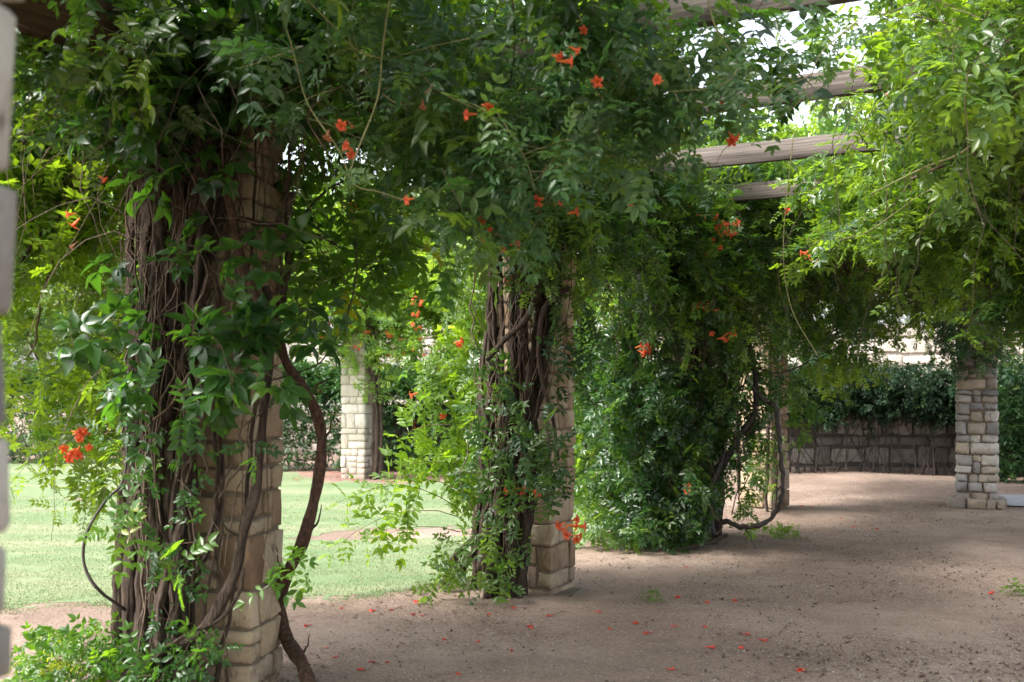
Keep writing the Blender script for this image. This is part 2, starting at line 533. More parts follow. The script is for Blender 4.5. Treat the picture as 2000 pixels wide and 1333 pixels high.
class Foliage:
    def __init__(s, seed):
        s.g = np.random.default_rng(seed)
        s.it = {}                        # kind -> list of rows pos3 dir3 nrm3 scale tint
        s.tw = []                        # twigs (pts, r0, r1)
        s.big, s.few = 1.28, .70         # leaf size and strand count factors
    def leaf(s, kind, pos, d, n, sc, tint):
        s.it.setdefault(kind, []).append((pos[0], pos[1], pos[2], d[0], d[1], d[2], n[0], n[1], n[2], sc, tint))
    def strand(s, start, d, length, leaf=.2, kind='pin', step=.075, droop=.10, wander=.16, zmin=0.03, tint=(.35, .18),
               bare=0.0, r=.0025, face=None, pair=True, limit=None):
        g = s.g
        leaf *= s.big
        p = np.array(start, float); d = np.array(d, float); d /= np.linalg.norm(d) + 1e-9
        pts = [p.copy()]
        n = max(2, int(length / step))
        tm = g.normal(tint[0], tint[1] * .6)
        N = g.normal(0, 1, (n, 3)); U = g.random((n, 4)); M = g.normal(0, 1, (n * 2, 6))
        for i in range(n):
            d = d + N[i] * wander
            d[2] -= droop
            d /= math.sqrt(d[0] ** 2 + d[1] ** 2 + d[2] ** 2) + 1e-9
            p = p + d * step
            if p[2] < zmin:
                break
            if limit is not None and not limit(p):
                break
            pts.append(p.copy())
            if i / n < bare or kind is None:
                continue
            side = np.array([d[1], -d[0], N[i][2] * .4])
            ln = math.sqrt(side[0] ** 2 + side[1] ** 2 + side[2] ** 2) + 1e-6
            side /= ln
            a = N[i][0] * 1.6
            up = np.array([0, 0, 1.0])
            w = side * math.cos(a) + np.cross(d, side) * math.sin(a)
            for q, sg in enumerate((1, -1) if pair else ((1,) if i % 2 else (-1,))):
                m = M[i * 2 + q]
                ld = w * sg + d * .35 + m[:3] * .18
                ld[2] -= .35 * U[i][q]
                nr = up * .9 + m[3:] * .38
                if face is not None:
                    nr = nr + np.array(face)
                tf = (0.55 + 0.5 * (1 - i / n)) if i > n * .6 else 1.0
                s.leaf(kind, p, ld, nr, leaf * (0.8 + .4 * U[i][2 + q]) * tf, min(max(tm + g.normal(0, tint[1]), 0.0), .95 if g.random() > .022 else 1.0))
        if len(pts) > 2:
            s.tw.append((pts, r, r * .35))
        return pts
    def cloud(s, n, sampler, leaf, kind='sprig', tint=(.4, .2), out=None):
        """n separate sprigs, sampler() gives a place and an outward direction"""
        g = s.g
        for _ in range(n):
            p, o = sampler(g)
            m = g.normal(0, 1, 6)
            ld = np.array(o) * .7 + m[:3] * .6
            s.leaf(kind, p, ld, np.array([0, 0, .8]) + np.array(o) * .5 + m[3:] * .4, leaf * g.uniform(.7, 1.3), min(max(g.normal(*tint), 0), 1))
    def count(s):
        return sum(len(v) for v in s.it.values())
    def build(s, parent, mat, n_single=0, foliage_name='foliage', twig_mat=None, twig_name='twigs'):
        g = s.g
        Vs, Ts, Cs, off = [], [], [], 0
        for kind, rows in s.it.items():
            A = np.array(rows)
            var = g.integers(0, len(TEMPL[kind]), len(A))
            Y = A[:, 3:6]; Y = Y / (np.linalg.norm(Y, axis=1, keepdims=True) + 1e-9)
            Z = A[:, 6:9]; Z = Z - Y * (Z * Y).sum(1, keepdims=True)
            Z = Z / (np.linalg.norm(Z, axis=1, keepdims=True) + 1e-9)
            X = np.cross(Y, Z)
            single = np.zeros(len(A), bool)
            if n_single and kind.endswith('N'):
                d = np.maximum(A[:, 1], .3)
                px = 1000 + A[:, 0] / d * F; py = 760 - (A[:, 2] - CAM_H) / d * F
                ok = (px > 10) & (px < 1990) & (py > 5) & (py < 1328) & (d > 1.2)
                score = np.where(ok, A[:, 9] / d, 0)
                order = np.argsort(-score)[:n_single]
                single[order[score[order] > 0]] = True
            for i in np.nonzero(single)[0]:
                me = leaf_mesh(kind, int(var[i]), min(7, int(A[i, 10] * 8)), mat)
                o = bpy.data.objects.new('leaf', me)
                COL.objects.link(o)
                o.parent = parent
                M4 = Matrix(((X[i][0], Y[i][0], Z[i][0], A[i, 0]), (X[i][1], Y[i][1], Z[i][1], A[i, 1]), (X[i][2], Y[i][2], Z[i][2], A[i, 2]), (0, 0, 0, 1)))
                o.matrix_parent_inverse = parent.matrix_basis.inverted()
                o.matrix_basis = M4 @ Matrix.Scale(float(A[i, 9]), 4)
            for v, (TV, TT) in enumerate(TEMPL[kind]):
                idx = np.nonzero((var == v) & ~single)[0]
                if len(idx) == 0:
                    continue
                sc = A[idx, 9][:, None, None]
                P = A[idx, 0:3][:, None, :] + sc * (TV[None, :, 0:1] * X[idx][:, None, :] + TV[None, :, 1:2] * Y[idx][:, None, :] + TV[None, :, 2:3] * Z[idx][:, None, :])
                nv = len(TV)
                Vs.append(P.reshape(-1, 3))
                Ts.append((TT[None] + (np.arange(len(idx)) * nv)[:, None, None] + off).reshape(-1, 3))
                Cs.append(np.repeat(A[idx, 10], nv))
                off += nv * len(idx)
        if Vs:
            me = mesh_np(foliage_name, np.concatenate(Vs), np.concatenate(Ts), np.concatenate(Cs))
            o = link(foliage_name, me, mat, parent)
            tag(o, kind='stuff')
        if s.tw and twig_mat is not None:
            Vt, Tt, off = [], [], 0
            for pts, r0, r1 in s.tw:
                k = pts[::2] if len(pts) > 6 else pts
                V, T = tube_arrays(k, np.linspace(r0, r1, len(k)), 3, caps=False)
                Vt.append(V); Tt.append(T + off); off += len(V)
            tag(link(twig_name, mesh_np(twig_name, np.concatenate(Vt), np.concatenate(Tt)), twig_mat, parent), kind='stuff')

# ------------------------------------------------------------------ ground and lawn
PIL = {   # centre x, depth, rotation of the face (deg), width, height
    'P1': (-1.507, 6.0, 8.5, .46, 3.12), 'P2': (.192, 8.9, 26.0, .46, 3.12), 'P3': (1.87, 11.8, 30.0, .46, 3.12),
    'P4': (3.28, 14.8, 41.0, .46, 3.12), 'P5': (6.33, 15.5, 22.0, .49, 3.12), 'L': (-2.70, 20.3, 27.0, .50, 3.12),
    'PF': (-.952, 1.42, 4.0, .46, 3.12)}

def gz(x, y):
    z = 0.016 * noise.noise(Vector((x * .9, y * .9, 0))) + (0.010 * noise.noise(Vector((x * 3, y * 3, 3))) if y < 17 else 0)
    for k, (cx, cy, h, s) in {'a': (-1.55, 6.0, .05, .6), 'b': (.05, 8.95, .06, .62), 'c': (1.75, 11.8, .10, .95), 'd': (3.3, 14.8, .06, .7), 'e': (6, 20.6, .10, 1.8)}.items():
        z += h * math.exp(-((x - cx) ** 2 + (y - cy) ** 2) / (s * s))
    return z

LB = [(-60, 8.0), (-12, 8.1), (-3.7, 8.25), (-1.9, 8.35), (-1.17, 8.65), (-.5, 9.15), (.1, 9.9), (.66, 11.2), (1.2, 12.6), (1.7, 14.5), (2.1, 17), (2.2, 19.0)]
def lawn_edge(x):
    for (a, ya), (b, yb) in zip(LB, LB[1:]):
        if a <= x <= b:
            return ya + (yb - ya) * (x - a) / (b - a)
    return 1e9
def lawn_in(x, y, slack=0.0):
    n = 0.30 * noise.noise(Vector((x * 1.3, y * 1.3, 9))) + 0.16 * noise.noise(Vector((x * 5, y * 5, 2)))
    m = y + n - lawn_edge(x) - slack
    if m < 0 or (slack == 0 and m < .30 and m / .30 < .5 + .9 * noise.noise(Vector((x * 16, y * 16, 8)))):
        return False
    back = 24.4 if x < -5.4 else (19.6 + max(0, (-3.2 - x)) * 2.2)
    if y > back + n:
        return False
    # the worn sandy streak across the lawn
    e = ((x + .9) / 2.5) ** 2 + ((y - 12.7 - .12 * x) / 1.15) ** 2
    if e + 1.9 * (n + .06 * noise.noise(Vector((x * 9, y * 9, 5)))) < .24:
        return False
    return True

def axis(a, b, near0, near1, fine, coarse):
    out, v = [], a
    while v < b:
        out.append(v)
        v += fine if near0 <= v < near1 else coarse
    out.append(b)
    return np.array(out)

def sheet(name, xs, ys, zf, mat, keep=None, dz=0.0):
    Z = {}
    V = np.zeros((len(ys), len(xs), 3))
    for j, y in enumerate(ys):
        for i, x in enumerate(xs):
            V[j, i] = (x, y, zf(x, y) + dz)
    idx = np.arange(len(xs) * len(ys)).reshape(len(ys), len(xs))
    a, b, c, d = idx[:-1, :-1].ravel(), idx[:-1, 1:].ravel(), idx[1:, 1:].ravel(), idx[1:, :-1].ravel()
    if keep is not None:
        cx = (V[:-1, :-1, 0] + V[1:, 1:, 0]).ravel() / 2; cy = (V[:-1, :-1, 1] + V[1:, 1:, 1]).ravel() / 2
        k = np.array([keep(x, y) for x, y in zip(cx, cy)])
        a, b, c, d = a[k], b[k], c[k], d[k]
    T = np.concatenate([np.stack([a, b, c], 1), np.stack([a, c, d], 1)])
    used = np.unique(T)
    rm = np.full(len(xs) * len(ys), -1); rm[used] = np.arange(len(used))
    return link(name, mesh_np(name, V.reshape(-1, 3)[used], rm[T]), mat)

gx = np.concatenate([np.arange(-150, -14, 12.), np.arange(-14, -6, .5), np.arange(-6, 8, .1), np.arange(8, 14, .5), np.arange(14, 160, 12.)])
gy = np.concatenate([np.arange(-60, 0, 8.), np.arange(0, 2, .3), np.arange(2, 17, .1), np.arange(17, 30, .4), np.arange(30, 300, 15.)])
tag(sheet('ground', gx, gy, gz, M_GROUND), kind='structure')
lx = np.concatenate([np.arange(-40, -14, 2.), np.arange(-14, -5, .25), np.arange(-5, 2.4, .05)])
ly = np.concatenate([np.arange(7.7, 14.6, .05), np.arange(14.6, 24.8, .2)])
tag(sheet('lawn', lx, ly, gz, M_LAWN, keep=lawn_in, dz=.003), kind='structure')
mx = np.arange(-5.6, 2.2, .2); my = np.arange(19.2, 22.8, .2)
tag(sheet('mulch_bed', mx, my, gz, M_MULCH, keep=lambda x, y: y > 19.3 + max(0, (-3.2 - x)) * 2.2 + .3 * noise.noise(Vector((x, y, 4))), dz=.003), kind='structure')
# concrete slab path beyond the right-hand pillar
cp = sheet('concrete_path', np.arange(6.75, 14.01, .25), np.arange(15.35, 17.0, .15), gz, M_CONCRETE, dz=.02)
tag(cp, kind='structure')

# grass blades: many, one object
def grass(name, n, sampler, h0, h1, seed):
    g = np.random.default_rng(seed)
    pts = []
    while len(pts) < n:
        x, y = sampler(g)
        pts.append((x, y, gz(x, y) + .004))
    P = np.array(pts)
    a = g.uniform(0, 2 * math.pi, n); h = g.uniform(h0, h1, n); ln = g.uniform(.2, .9, n) * h; w = g.uniform(.002, .004, n)
    dx, dy = np.cos(a), np.sin(a)
    V = np.stack([P + np.stack([-dy * w, dx * w, 0 * w], 1), P + np.stack([dy * w, -dx * w, 0 * w], 1),
                  P + np.stack([dx * ln, dy * ln, h], 1)], 1).reshape(-1, 3)
    T = np.arange(3 * n).reshape(-1, 3)
    return tag(link(name, mesh_np(name, V, T, np.repeat(np.clip(g.normal(.5, .25, n), 0, 1), 3)), M_GRASS), kind='stuff')
def samp_lawn(g):
    while True:
        y = 7.9 + g.random() ** 1.7 * 9; x = g.uniform(-.5 * y - .3, 1.6)
        if lawn_in(x, y, -.22 * g.random() ** 2 - .001) and noise.noise(Vector((x * 3, y * 3, 1))) > -.35:
            return x, y
grass('grass', 80000, samp_lawn, .005, .016, 5)

# ------------------------------------------------------------------ stones
def rough_box(x0, x1, y0, y1, z0, z1, g, ch=.012, amp=.006, fine=True):
    """A dressed block with chipped, uneven arrises."""
    s = (x1 - x0, y1 - y0, z1 - z0)
    def lines(a, b):
        c = min(ch, (b - a) * .25)
        m = [a, a + c, (a + b) / 2, b - c, b] if fine else [a, a + c, b - c, b]
        return m
    L = [lines(x0, x1), lines(y0, y1), lines(z0, z1)]
    n = len(L[0])
    idx, V = {}, []
    cen = Vector(((x0 + x1) / 2, (y0 + y1) / 2, (z0 + z1) / 2))
    sd = g.uniform(0, 100)
    for i in range(n):
        for j in range(n):
            for k in range(n):
                if not (i in (0, n - 1) or j in (0, n - 1) or k in (0, n - 1)):
                    continue
                e = sum(q in (0, n - 1) for q in (i, j, k))
                p = Vector((L[0][i], L[1][j], L[2][k]))
                if e >= 2:
                    d = (cen - p)
                    pull = ch * (.45 if e == 2 else .6)
                    for ax, q in enumerate((i, j, k)):
                        if q in (0, n - 1):
                            p[ax] += pull * (1 if d[ax] > 0 else -1) * g.uniform(.5, 1.3)
                q = p * 6 + Vector((sd, sd, 0))
                p += Vector((noise.noise(q), noise.noise(q + Vector((9, 0, 0))), noise.noise(q + Vector((0, 9, 0))))) * amp * 2
                p += Vector(g.normal(0, amp * .35, 3))
                idx[(i, j, k)] = len(V); V.append(p)
    T = []
    def quad(a, b, c, d):
        T.extend([(a, b, c), (a, c, d)])
    for a in range(n - 1):
        for b in range(n - 1):
            quad(idx[(a, b, 0)], idx[(a, b + 1, 0)], idx[(a + 1, b + 1, 0)], idx[(a + 1, b, 0)])
            quad(idx[(a, b, n - 1)], idx[(a + 1, b, n - 1)], idx[(a + 1, b + 1, n - 1)], idx[(a, b + 1, n - 1)])
            quad(idx[(a, 0, b)], idx[(a + 1, 0, b)], idx[(a + 1, 0, b + 1)], idx[(a, 0, b + 1)])
            quad(idx[(a, n - 1, b)], idx[(a, n - 1, b + 1)], idx[(a + 1, n - 1, b + 1)], idx[(a + 1, n - 1, b)])
            quad(idx[(0, a, b)], idx[(0, a, b + 1)], idx[(0, a + 1, b + 1)], idx[(0, a + 1, b)])
            quad(idx[(n - 1, a, b)], idx[(n - 1, a + 1, b)], idx[(n - 1, a + 1, b + 1)], idx[(n - 1, a, b + 1)])
    return np.array([tuple(v) for v in V]), np.array(T)

def pillar(key, label, mat, mortar, seed, fine=True, hmin=.09, hmax=.31, taper=0.0, rubble=False):
    cx, cy, rot, w, h = PIL[key]
    g = np.random.default_rng(seed)
    root = thing('stone_pillar', label, 'pillar', (cx, cy, 0), R(-rot) if False else R(-rot) * -1 * -1, 'stone pillars of the pergola')
    M4 = Matrix.Translation((cx, cy, 0)) @ Matrix.Rotation(R(-rot), 4, 'Z')
    root.matrix_basis = M4
    def add(name, V, T, m, smooth=False):
        o = bpy.data.objects.new(name, mesh_np(name, V, T, smooth=smooth))
        o.data.materials.append(m); COL.objects.link(o); o.parent = root
        return o
    hw = w / 2
    c = hw - .017
    z0 = -.06
    V, T = rough_box(-c, c, -c, c, z0, h, g, .01, .003, False)
    add('mortar_core', V, T, mortar, False)
    z = z0
    par = 0
    joint = .008 if fine else .007
    while z < h - .05:
        ch = g.uniform(hmin, hmax)
        if z + ch > h - .08:
            ch = h - z
        grow = taper * (1 - z / h)
        t = g.uniform(.11, .20, 4)
        for side in range(4):
            tn = t[(side + 1) % 4]; ts = t[side]
            a, b = (-hw, hw - tn) if par else (-hw + tn, hw)
            tn2 = t[(side - 1) % 4]
            if not par:
                a, b = -hw + tn2, hw
            cuts = [a, b]
            if (b - a) > .22 and g.random() < (.8 if rubble else .6):
                cuts = [a, a + (b - a) * g.uniform(.33, .67), b]
            for q0, q1 in zip(cuts, cuts[1:]):
                zc = [z, z + ch]
                if ch > .17 and g.random() < ((.75 if rubble else .5) if (q1 - q0) < .2 else .28):
                    zc = [z, z + ch * g.uniform(.35, .65), z + ch]
                for r0, r1 in zip(zc, zc[1:]):
                    pr = (g.uniform(-.005, .005) if fine else g.uniform(-.007, .010)) + grow
                    # block on side 0 (y = -hw), then turned
                    x0, x1 = q0 + joint, q1 - joint
                    if abs(q0 + hw) < 1e-6: x0 = q0 - pr
                    if abs(q1 - hw) < 1e-6: x1 = q1 + pr
                    V, T = rough_box(x0, x1, -hw - pr, -hw + ts - .01, r0 + joint, r1 - joint, g, .022 if rubble else .012, .010 if rubble else (.007 if fine else .005), fine or rubble)
                    an = side * math.pi / 2
                    ca, sa = math.cos(an), math.sin(an)
                    V2 = V.copy(); V2[:, 0] = V[:, 0] * ca - V[:, 1] * sa; V2[:, 1] = V[:, 0] * sa + V[:, 1] * ca
                    add('stone', V2, T, mat)
        z += ch
        par = 1 - par
    return root, g, add

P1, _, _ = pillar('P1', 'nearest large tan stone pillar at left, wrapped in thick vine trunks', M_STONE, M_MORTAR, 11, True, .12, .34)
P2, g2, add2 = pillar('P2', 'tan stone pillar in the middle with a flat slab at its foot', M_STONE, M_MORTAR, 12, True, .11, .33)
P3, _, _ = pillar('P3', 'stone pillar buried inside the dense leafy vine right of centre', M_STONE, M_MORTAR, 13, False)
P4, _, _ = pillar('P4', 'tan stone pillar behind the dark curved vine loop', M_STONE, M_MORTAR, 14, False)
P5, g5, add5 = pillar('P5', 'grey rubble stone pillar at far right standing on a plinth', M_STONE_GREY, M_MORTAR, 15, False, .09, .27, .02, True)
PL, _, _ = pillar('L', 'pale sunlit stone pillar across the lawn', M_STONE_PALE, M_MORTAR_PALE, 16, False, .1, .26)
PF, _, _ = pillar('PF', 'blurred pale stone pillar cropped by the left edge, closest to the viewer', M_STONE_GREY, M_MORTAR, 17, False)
PF.matrix_basis = Matrix.Translation((-.992, 1.42, 0)) @ Matrix.Rotation(R(1.1), 4, 'Y') @ Matrix.Rotation(R(-4), 4, 'Z')
# plinth of the right-hand pillar
for k in range(4):
    an = k * math.pi / 2
    cuts = [-.36, -.13, .12, .36 - .12]
    for q0, q1 in zip(cuts, cuts[1:]):
        V, T = rough_box(q0 + .004, q1 - .004, -.37 + g5.uniform(-.01, .01), -.24, 0.0, .12 + g5.uniform(-.01, .01), g5, .014, .008, True)
        V2 = V.copy(); V2[:, 0] = V[:, 0] * math.cos(an) - V[:, 1] * math.sin(an); V2[:, 1] = V[:, 0] * math.sin(an) + V[:, 1] * math.cos(an)
        add5('plinth_stone', V2, T, M_STONE_GREY)
V, T = rough_box(-.05, .36, -.30, .16, -.03, .045, g2, .02, .016, True)
add2('footing_slab', V, T, M_STONE_DARK)
V, T = rough_box(-.33, -.21, -.36, -.25, .02, .10, g2, .02, .012, True)
add2('foot_stone', V, T, M_STONE_GREY)

# ------------------------------------------------------------------ walls of single stones
def wall(name, label, a, b, z0, h, thick, mat, mortar, seed, sl=(.22, .5), chh=(.14, .26), group=None):
    g = np.random.default_rng(seed)
    a = Vector((a[0], a[1], 0)); b = Vector((b[0], b[1], 0))
    L = (b - a).length
    ang = math.atan2(b.y - a.y, b.x - a.x)
    root = thing(name, label, 'wall', (a.x, a.y, 0), ang, group)
    V, T = rough_box(0, L, .03, thick, z0 - .1, z0 + h - .02, g, .01, .0, False)
    o = bpy.data.objects.new('mortar_core', mesh_np('mortar_core', V, T, smooth=False)); o.data.materials.append(mortar); COL.objects.link(o); o.parent = root
    variants = []
    for k in range(12):
        V, T = rough_box(-.5, .5, -.5, .5, -.5, .5, g, .09, .05, False)
        me = mesh_np('stone', V, T, smooth=False); me.materials.append(mat); variants.append(me)
    z = z0 - .05
    n = 0
    extra_V, extra_T, off = [], [], 0
    while z < z0 + h - .03:
        ch = min(g.uniform(*chh), z0 + h - z)
        x = 0
        while x < L - .05:
            l = min(g.uniform(*sl), L - x)
            zz, hh = z + g.uniform(-.01, .01), ch
            M4 = Matrix.Translation((x + l / 2, .06 + g.uniform(-.012, .012), zz + hh / 2)) @ Matrix.Rotation(g.uniform(-.07, .07), 4, 'Y') @ Matrix.Diagonal((l - .03, .15, (hh - .03) * g.uniform(.78, 1.02), 1))
            mx_, my_ = a.x + math.cos(ang) * (x + l / 2), a.y + math.sin(ang) * (x + l / 2)
            px = 1000 + mx_ / my_ * F
            me = variants[int(g.integers(0, 12))]
            if n < 300 and -60 < px < 2060:
                o = bpy.data.objects.new('stone', me); COL.objects.link(o); o.parent = root
                o.matrix_basis = M4
                n += 1
            else:
                co = np.zeros(len(me.vertices) * 3, np.float32); me.vertices.foreach_get('co', co)
                ti = np.zeros(len(me.loops), np.int32); me.loops.foreach_get('vertex_index', ti)
                co = co.reshape(-1, 3) @ np.array(M4.to_3x3()).T + np.array(M4.translation)
                extra_V.append(co); extra_T.append(ti.reshape(-1, 3) + off); off += len(co)
            x += l
        z += ch
    if extra_V:
        o = bpy.data.objects.new('stonework', mesh_np('stonework', np.concatenate(extra_V), np.concatenate(extra_T), smooth=False))
        o.data.materials.append(mat); COL.objects.link(o); o.parent = root; o['kind'] = 'stuff'
    return root

wall('stone_wall', 'low dark rubble stone wall behind the gravel, hung with bare vines', (4.2, 21.0), (11.5, 20.6), .05, 1.6, .4, M_STONE_DARK, M_MORTAR_DARK, 31, (.2, .62), (.17, .36))
wall('stone_wall', 'low stone wall half hidden by the hedge between the pale pillar and the middle pillar', (-3.2, 22.7), (3.6, 22.4), 0, 1.3, .4, M_STONE_DARK, M_MORTAR_DARK, 32, (.3, .6), (.18, .30))
wall('garden_wall', 'tall pale stone garden wall behind the hedges', (-6.2, 27.6), (15.5, 27.0), 0, 3.15, .45, M_STONE_PALE, M_MORTAR_PALE, 33, (.5, .95), (.26, .42))

# ------------------------------------------------------------------ pergola timbers
def beam(root, a, b, w, h, mat, name, seed):
    """A sawn timber from a to b (centre line of its underside)."""
    g = np.random.default_rng(seed)
    a = Vector(a); b = Vector(b)
    L = (b - a).length
    n = max(3, int(L / .35))
    V, T = [], []
    prof = [(-w / 2, .006), (-w / 2 + .006, 0), (w / 2 - .006, 0), (w / 2, .006), (w / 2, h - .006), (w / 2 - .006, h), (-w / 2 + .006, h), (-w / 2, h - .006)]
    bow = g.uniform(-.006, .006)
    for i in range(n + 1):
        t = i / n
        for (y, z) in prof:
            V.append((t * L, y + g.normal(0, .0012), z + g.normal(0, .0012) + bow * math.sin(t * math.pi)))
    m = len(prof)
    for i in range(n):
        for k in range(m):
            p, q = i * m + k, i * m + (k + 1) % m
            T += [(p, p + m, q + m), (p, q + m, q)]
    for k in range(1, m - 1):
        T += [(0, k, k + 1), (n * m, n * m + k + 1, n * m + k)]
    o = bpy.data.objects.new(name, mesh_np(name, V, T, smooth=False))
    o.data.materials.append(mat); COL.objects.link(o)
    d = (b - a).normalized()
    side = Vector((0, 0, 1)).cross(d).normalized()
    up = d.cross(side)
    M4 = Matrix(((d.x, side.x, up.x, a.x), (d.y, side.y, up.y, a.y), (d.z, side.z, up.z, a.z), (0, 0, 0, 1)))
    o.parent = root
    o.matrix_basis = root.matrix_basis.inverted() @ M4
    return o

ZH = 3.12
pergola = thing('timber_pergola', 'weathered timber pergola roof of heavy beams and rafters carried by the stone pillars', 'pergola', (1.9, 11.8, 0))
row = [Vector((-3.55, 2.7, ZH)), Vector((-1.507, 6.0, ZH)), Vector((.192, 8.9, ZH)), Vector((1.87, 11.8, ZH)), Vector((3.28, 14.8, ZH)), Vector((3.9, 18.2, ZH))]
OFF = 4.45
def perp(i):
    a = row[max(0, i - 1)]; b = row[min(len(row) - 1, i + 1)]
    d = (b - a).normalized()
    return Vector((d.y, -d.x, 0))
outer = [row[i] + perp(i) * OFF for i in range(len(row))]
for i in range(len(row) - 1):
    for s, wd in ((-.13, 1), (.13, 2)):
        p0, p1 = perp(i) * s, perp(i + 1) * s
        beam(pergola, row[i] + p0, row[i + 1] + p1, .07, .24, M_WOOD_DARK, 'header_beam', 100 + i * 4 + wd)
for i in range(len(row) - 1):
    beam(pergola, outer[i], outer[i + 1], .10, .24, M_WOOD_DARK, 'header_beam', 160 + i)
k = 0
for i in range(len(row) - 1):
    nsub = 2
    for j in range(nsub):
        t = (j + .5) / nsub
        a = row[i].lerp(row[i + 1], t); b = outer[i].lerp(outer[i + 1], t)
        d = (b - a).normalized()
        beam(pergola, a - d * .55 + Vector((0, 0, .243)), b + d * .5 + Vector((0, 0, .243)), .06, .16, M_WOOD, 'rafter', 200 + k)
        k += 1
# beams over the right-hand pillar and over the far pale pillar
beam(pergola, (6.33, 15.5, ZH), outer[4] - Vector((0, 0, .0)), .09, .24, M_WOOD_DARK, 'header_beam', 260)
beam(pergola, (3.3, 14.8, ZH - .0) , (6.2, 15.47, ZH), .09, .24, M_WOOD_DARK, 'header_beam', 261)
far_pergola = thing('timber_beam', 'timber beam on the far pale pillar, overgrown with flowering vine', 'beam', (-2.7, 20.3, ZH))
beam(far_pergola, (-5.6, 19.4, ZH), (2.6, 22.0, ZH), .16, .24, M_WOOD_DARK, 'header_beam', 270)

# ------------------------------------------------------------------ flowers
def flower_mesh(seed, mat):
    g = np.random.default_rng(seed)
    V, T = [], []
    ns = 10
    prof = [(0, .06), (.25, .10), (.7, .18), (.86, .26), (.95, .42)]
    for (t, r) in prof:
        for k in range(ns):
            a = 2 * math.pi * k / ns
            rr = r
            V.append((rr * math.cos(a), t, rr * math.sin(a)))
    for i in range(len(prof) - 1):
        for k in range(ns):
            p, q = i * ns + k, i * ns + (k + 1) % ns
            T += [(p, q, q + ns), (p, q + ns, p + ns)]
    b = (len(prof) - 1) * ns
    for k in range(0, ns, 2):                       # five rounded lobes, rolled back
        a0 = 2 * math.pi * k / ns; a1 = 2 * math.pi * (k + 1) / ns; am = (a0 + a1) / 2
        i = len(V)
        rl = g.uniform(.50, .62); bk = g.uniform(-.10, .02)
        V.append((rl * math.cos(a0 - .12), .93 + bk, rl * math.sin(a0 - .12)))
        V.append((rl * 1.12 * math.cos(am), .88 + bk, rl * 1.12 * math.sin(am)))
        V.append((rl * math.cos(a1 + .12), .93 + bk, rl * math.sin(a1 + .12)))
        T += [(b + k, i + 1, i), (b + k, b + k + 1, i + 1), (b + k + 1, i + 2, i + 1)]
    V = np.array(V)
    V[:, 0] += .10 * np.sin(V[:, 1] * 2.2) * g.uniform(-1, 1)
    V += g.normal(0, .012, V.shape)
    me = mesh_np('flower', V, T, np.clip(V[:, 1], 0, 1))
    me.materials.append(mat)
    return me
FL = [flower_mesh(s, M_FLOWER) for s in range(4)]
FLD = [flower_mesh(9, M_FLOWER_DRY)]
def flowers(parent, places, seed, size=.075):
    g = np.random.default_rng(seed)
    for pl in places:
        px, py, d, n = pl[:4]
        dry = len(pl) > 4 and pl[4] == 'dry'
        c = W(px, py, d)
        for k in range(n):
            o = bpy.data.objects.new('flower', (FLD if dry else FL)[int(g.integers(0, 1 if dry else 4))])
            COL.objects.link(o); o.parent = parent
            o.matrix_parent_inverse = parent.matrix_basis.inverted()
            dv = Vector((g.uniform(-1, 1), g.uniform(-.9, .15), g.uniform(-.6, .35) if not dry else -1)).normalized()
            q = dv.to_track_quat('Y', 'Z').to_matrix().to_4x4()
            s = size * g.uniform(.8, 1.15)
            sp = .035
            o.matrix_basis = Matrix.Translation(c + Vector((g.uniform(-1, 1) * sp * 1.5, g.uniform(-1, 1) * sp, g.uniform(-1, 1) * sp))) @ q @ Matrix.Diagonal((s * (.8 if not dry else .45), s, s * (.8 if not dry else .45), 1))

# ------------------------------------------------------------------ vines
VG = 'trumpet vines grown over the pergola'
def clump(f, px, py, d, rx, ry, n, length, leaf, kind, tint, droop=.09, dd=.25, face=(0, -.7, 0), zmin=.04, step=.075, bare=.0, **kw):
    g = f.g
    for _ in range(max(2, round(n * f.few)) if n > 1 else n):
        a = g.uniform(0, 2 * math.pi); r = math.sqrt(g.random())
        dep = d + g.uniform(-dd, dd)
        p = W(px + rx * r * math.cos(a), py + ry * r * math.sin(a), dep)
        dv = (math.cos(a) * .8 + g.normal(0, .5), g.normal(-.3, .5), -math.sin(a) * .5 + g.normal(-.1, .4))
        f.strand(p, dv, length * g.uniform(.5, 1.3), leaf, kind, step, droop, .14, zmin, tint, bare, face=face, **kw)

def hang(f, a, b, n, side, zr, length, leaf, kind, tint, out=(0, 0, 0), droop=.16, bare=.0, zmin=.05, wander=.13, face=(0, 0, 0), step=.08, limit=None, r=.0025):
    """strands that spring from a timber between a and b and hang down"""
    g = f.g
    a = Vector(a); b = Vector(b)
    for _ in range(round(n * (f.few if kind else 1))):
        p = a.lerp(b, g.random())
        p = p + Vector((g.uniform(-side, side), g.uniform(-side, side), g.uniform(*zr)))
        dv = (g.normal(out[0], .6), g.normal(out[1], .6), g.normal(out[2], .35))
        f.strand(p, dv, g.uniform(*length), leaf, kind, step, droop, wander, zmin, tint, bare, r=r, face=face, limit=limit)

def tangle(f, a, b, n, side, zr, length, r=.0035, droop=.14):
    hang(f, a, b, n, side, zr, length, 0, None, (.3, .1), droop=droop, wander=.22, r=r)

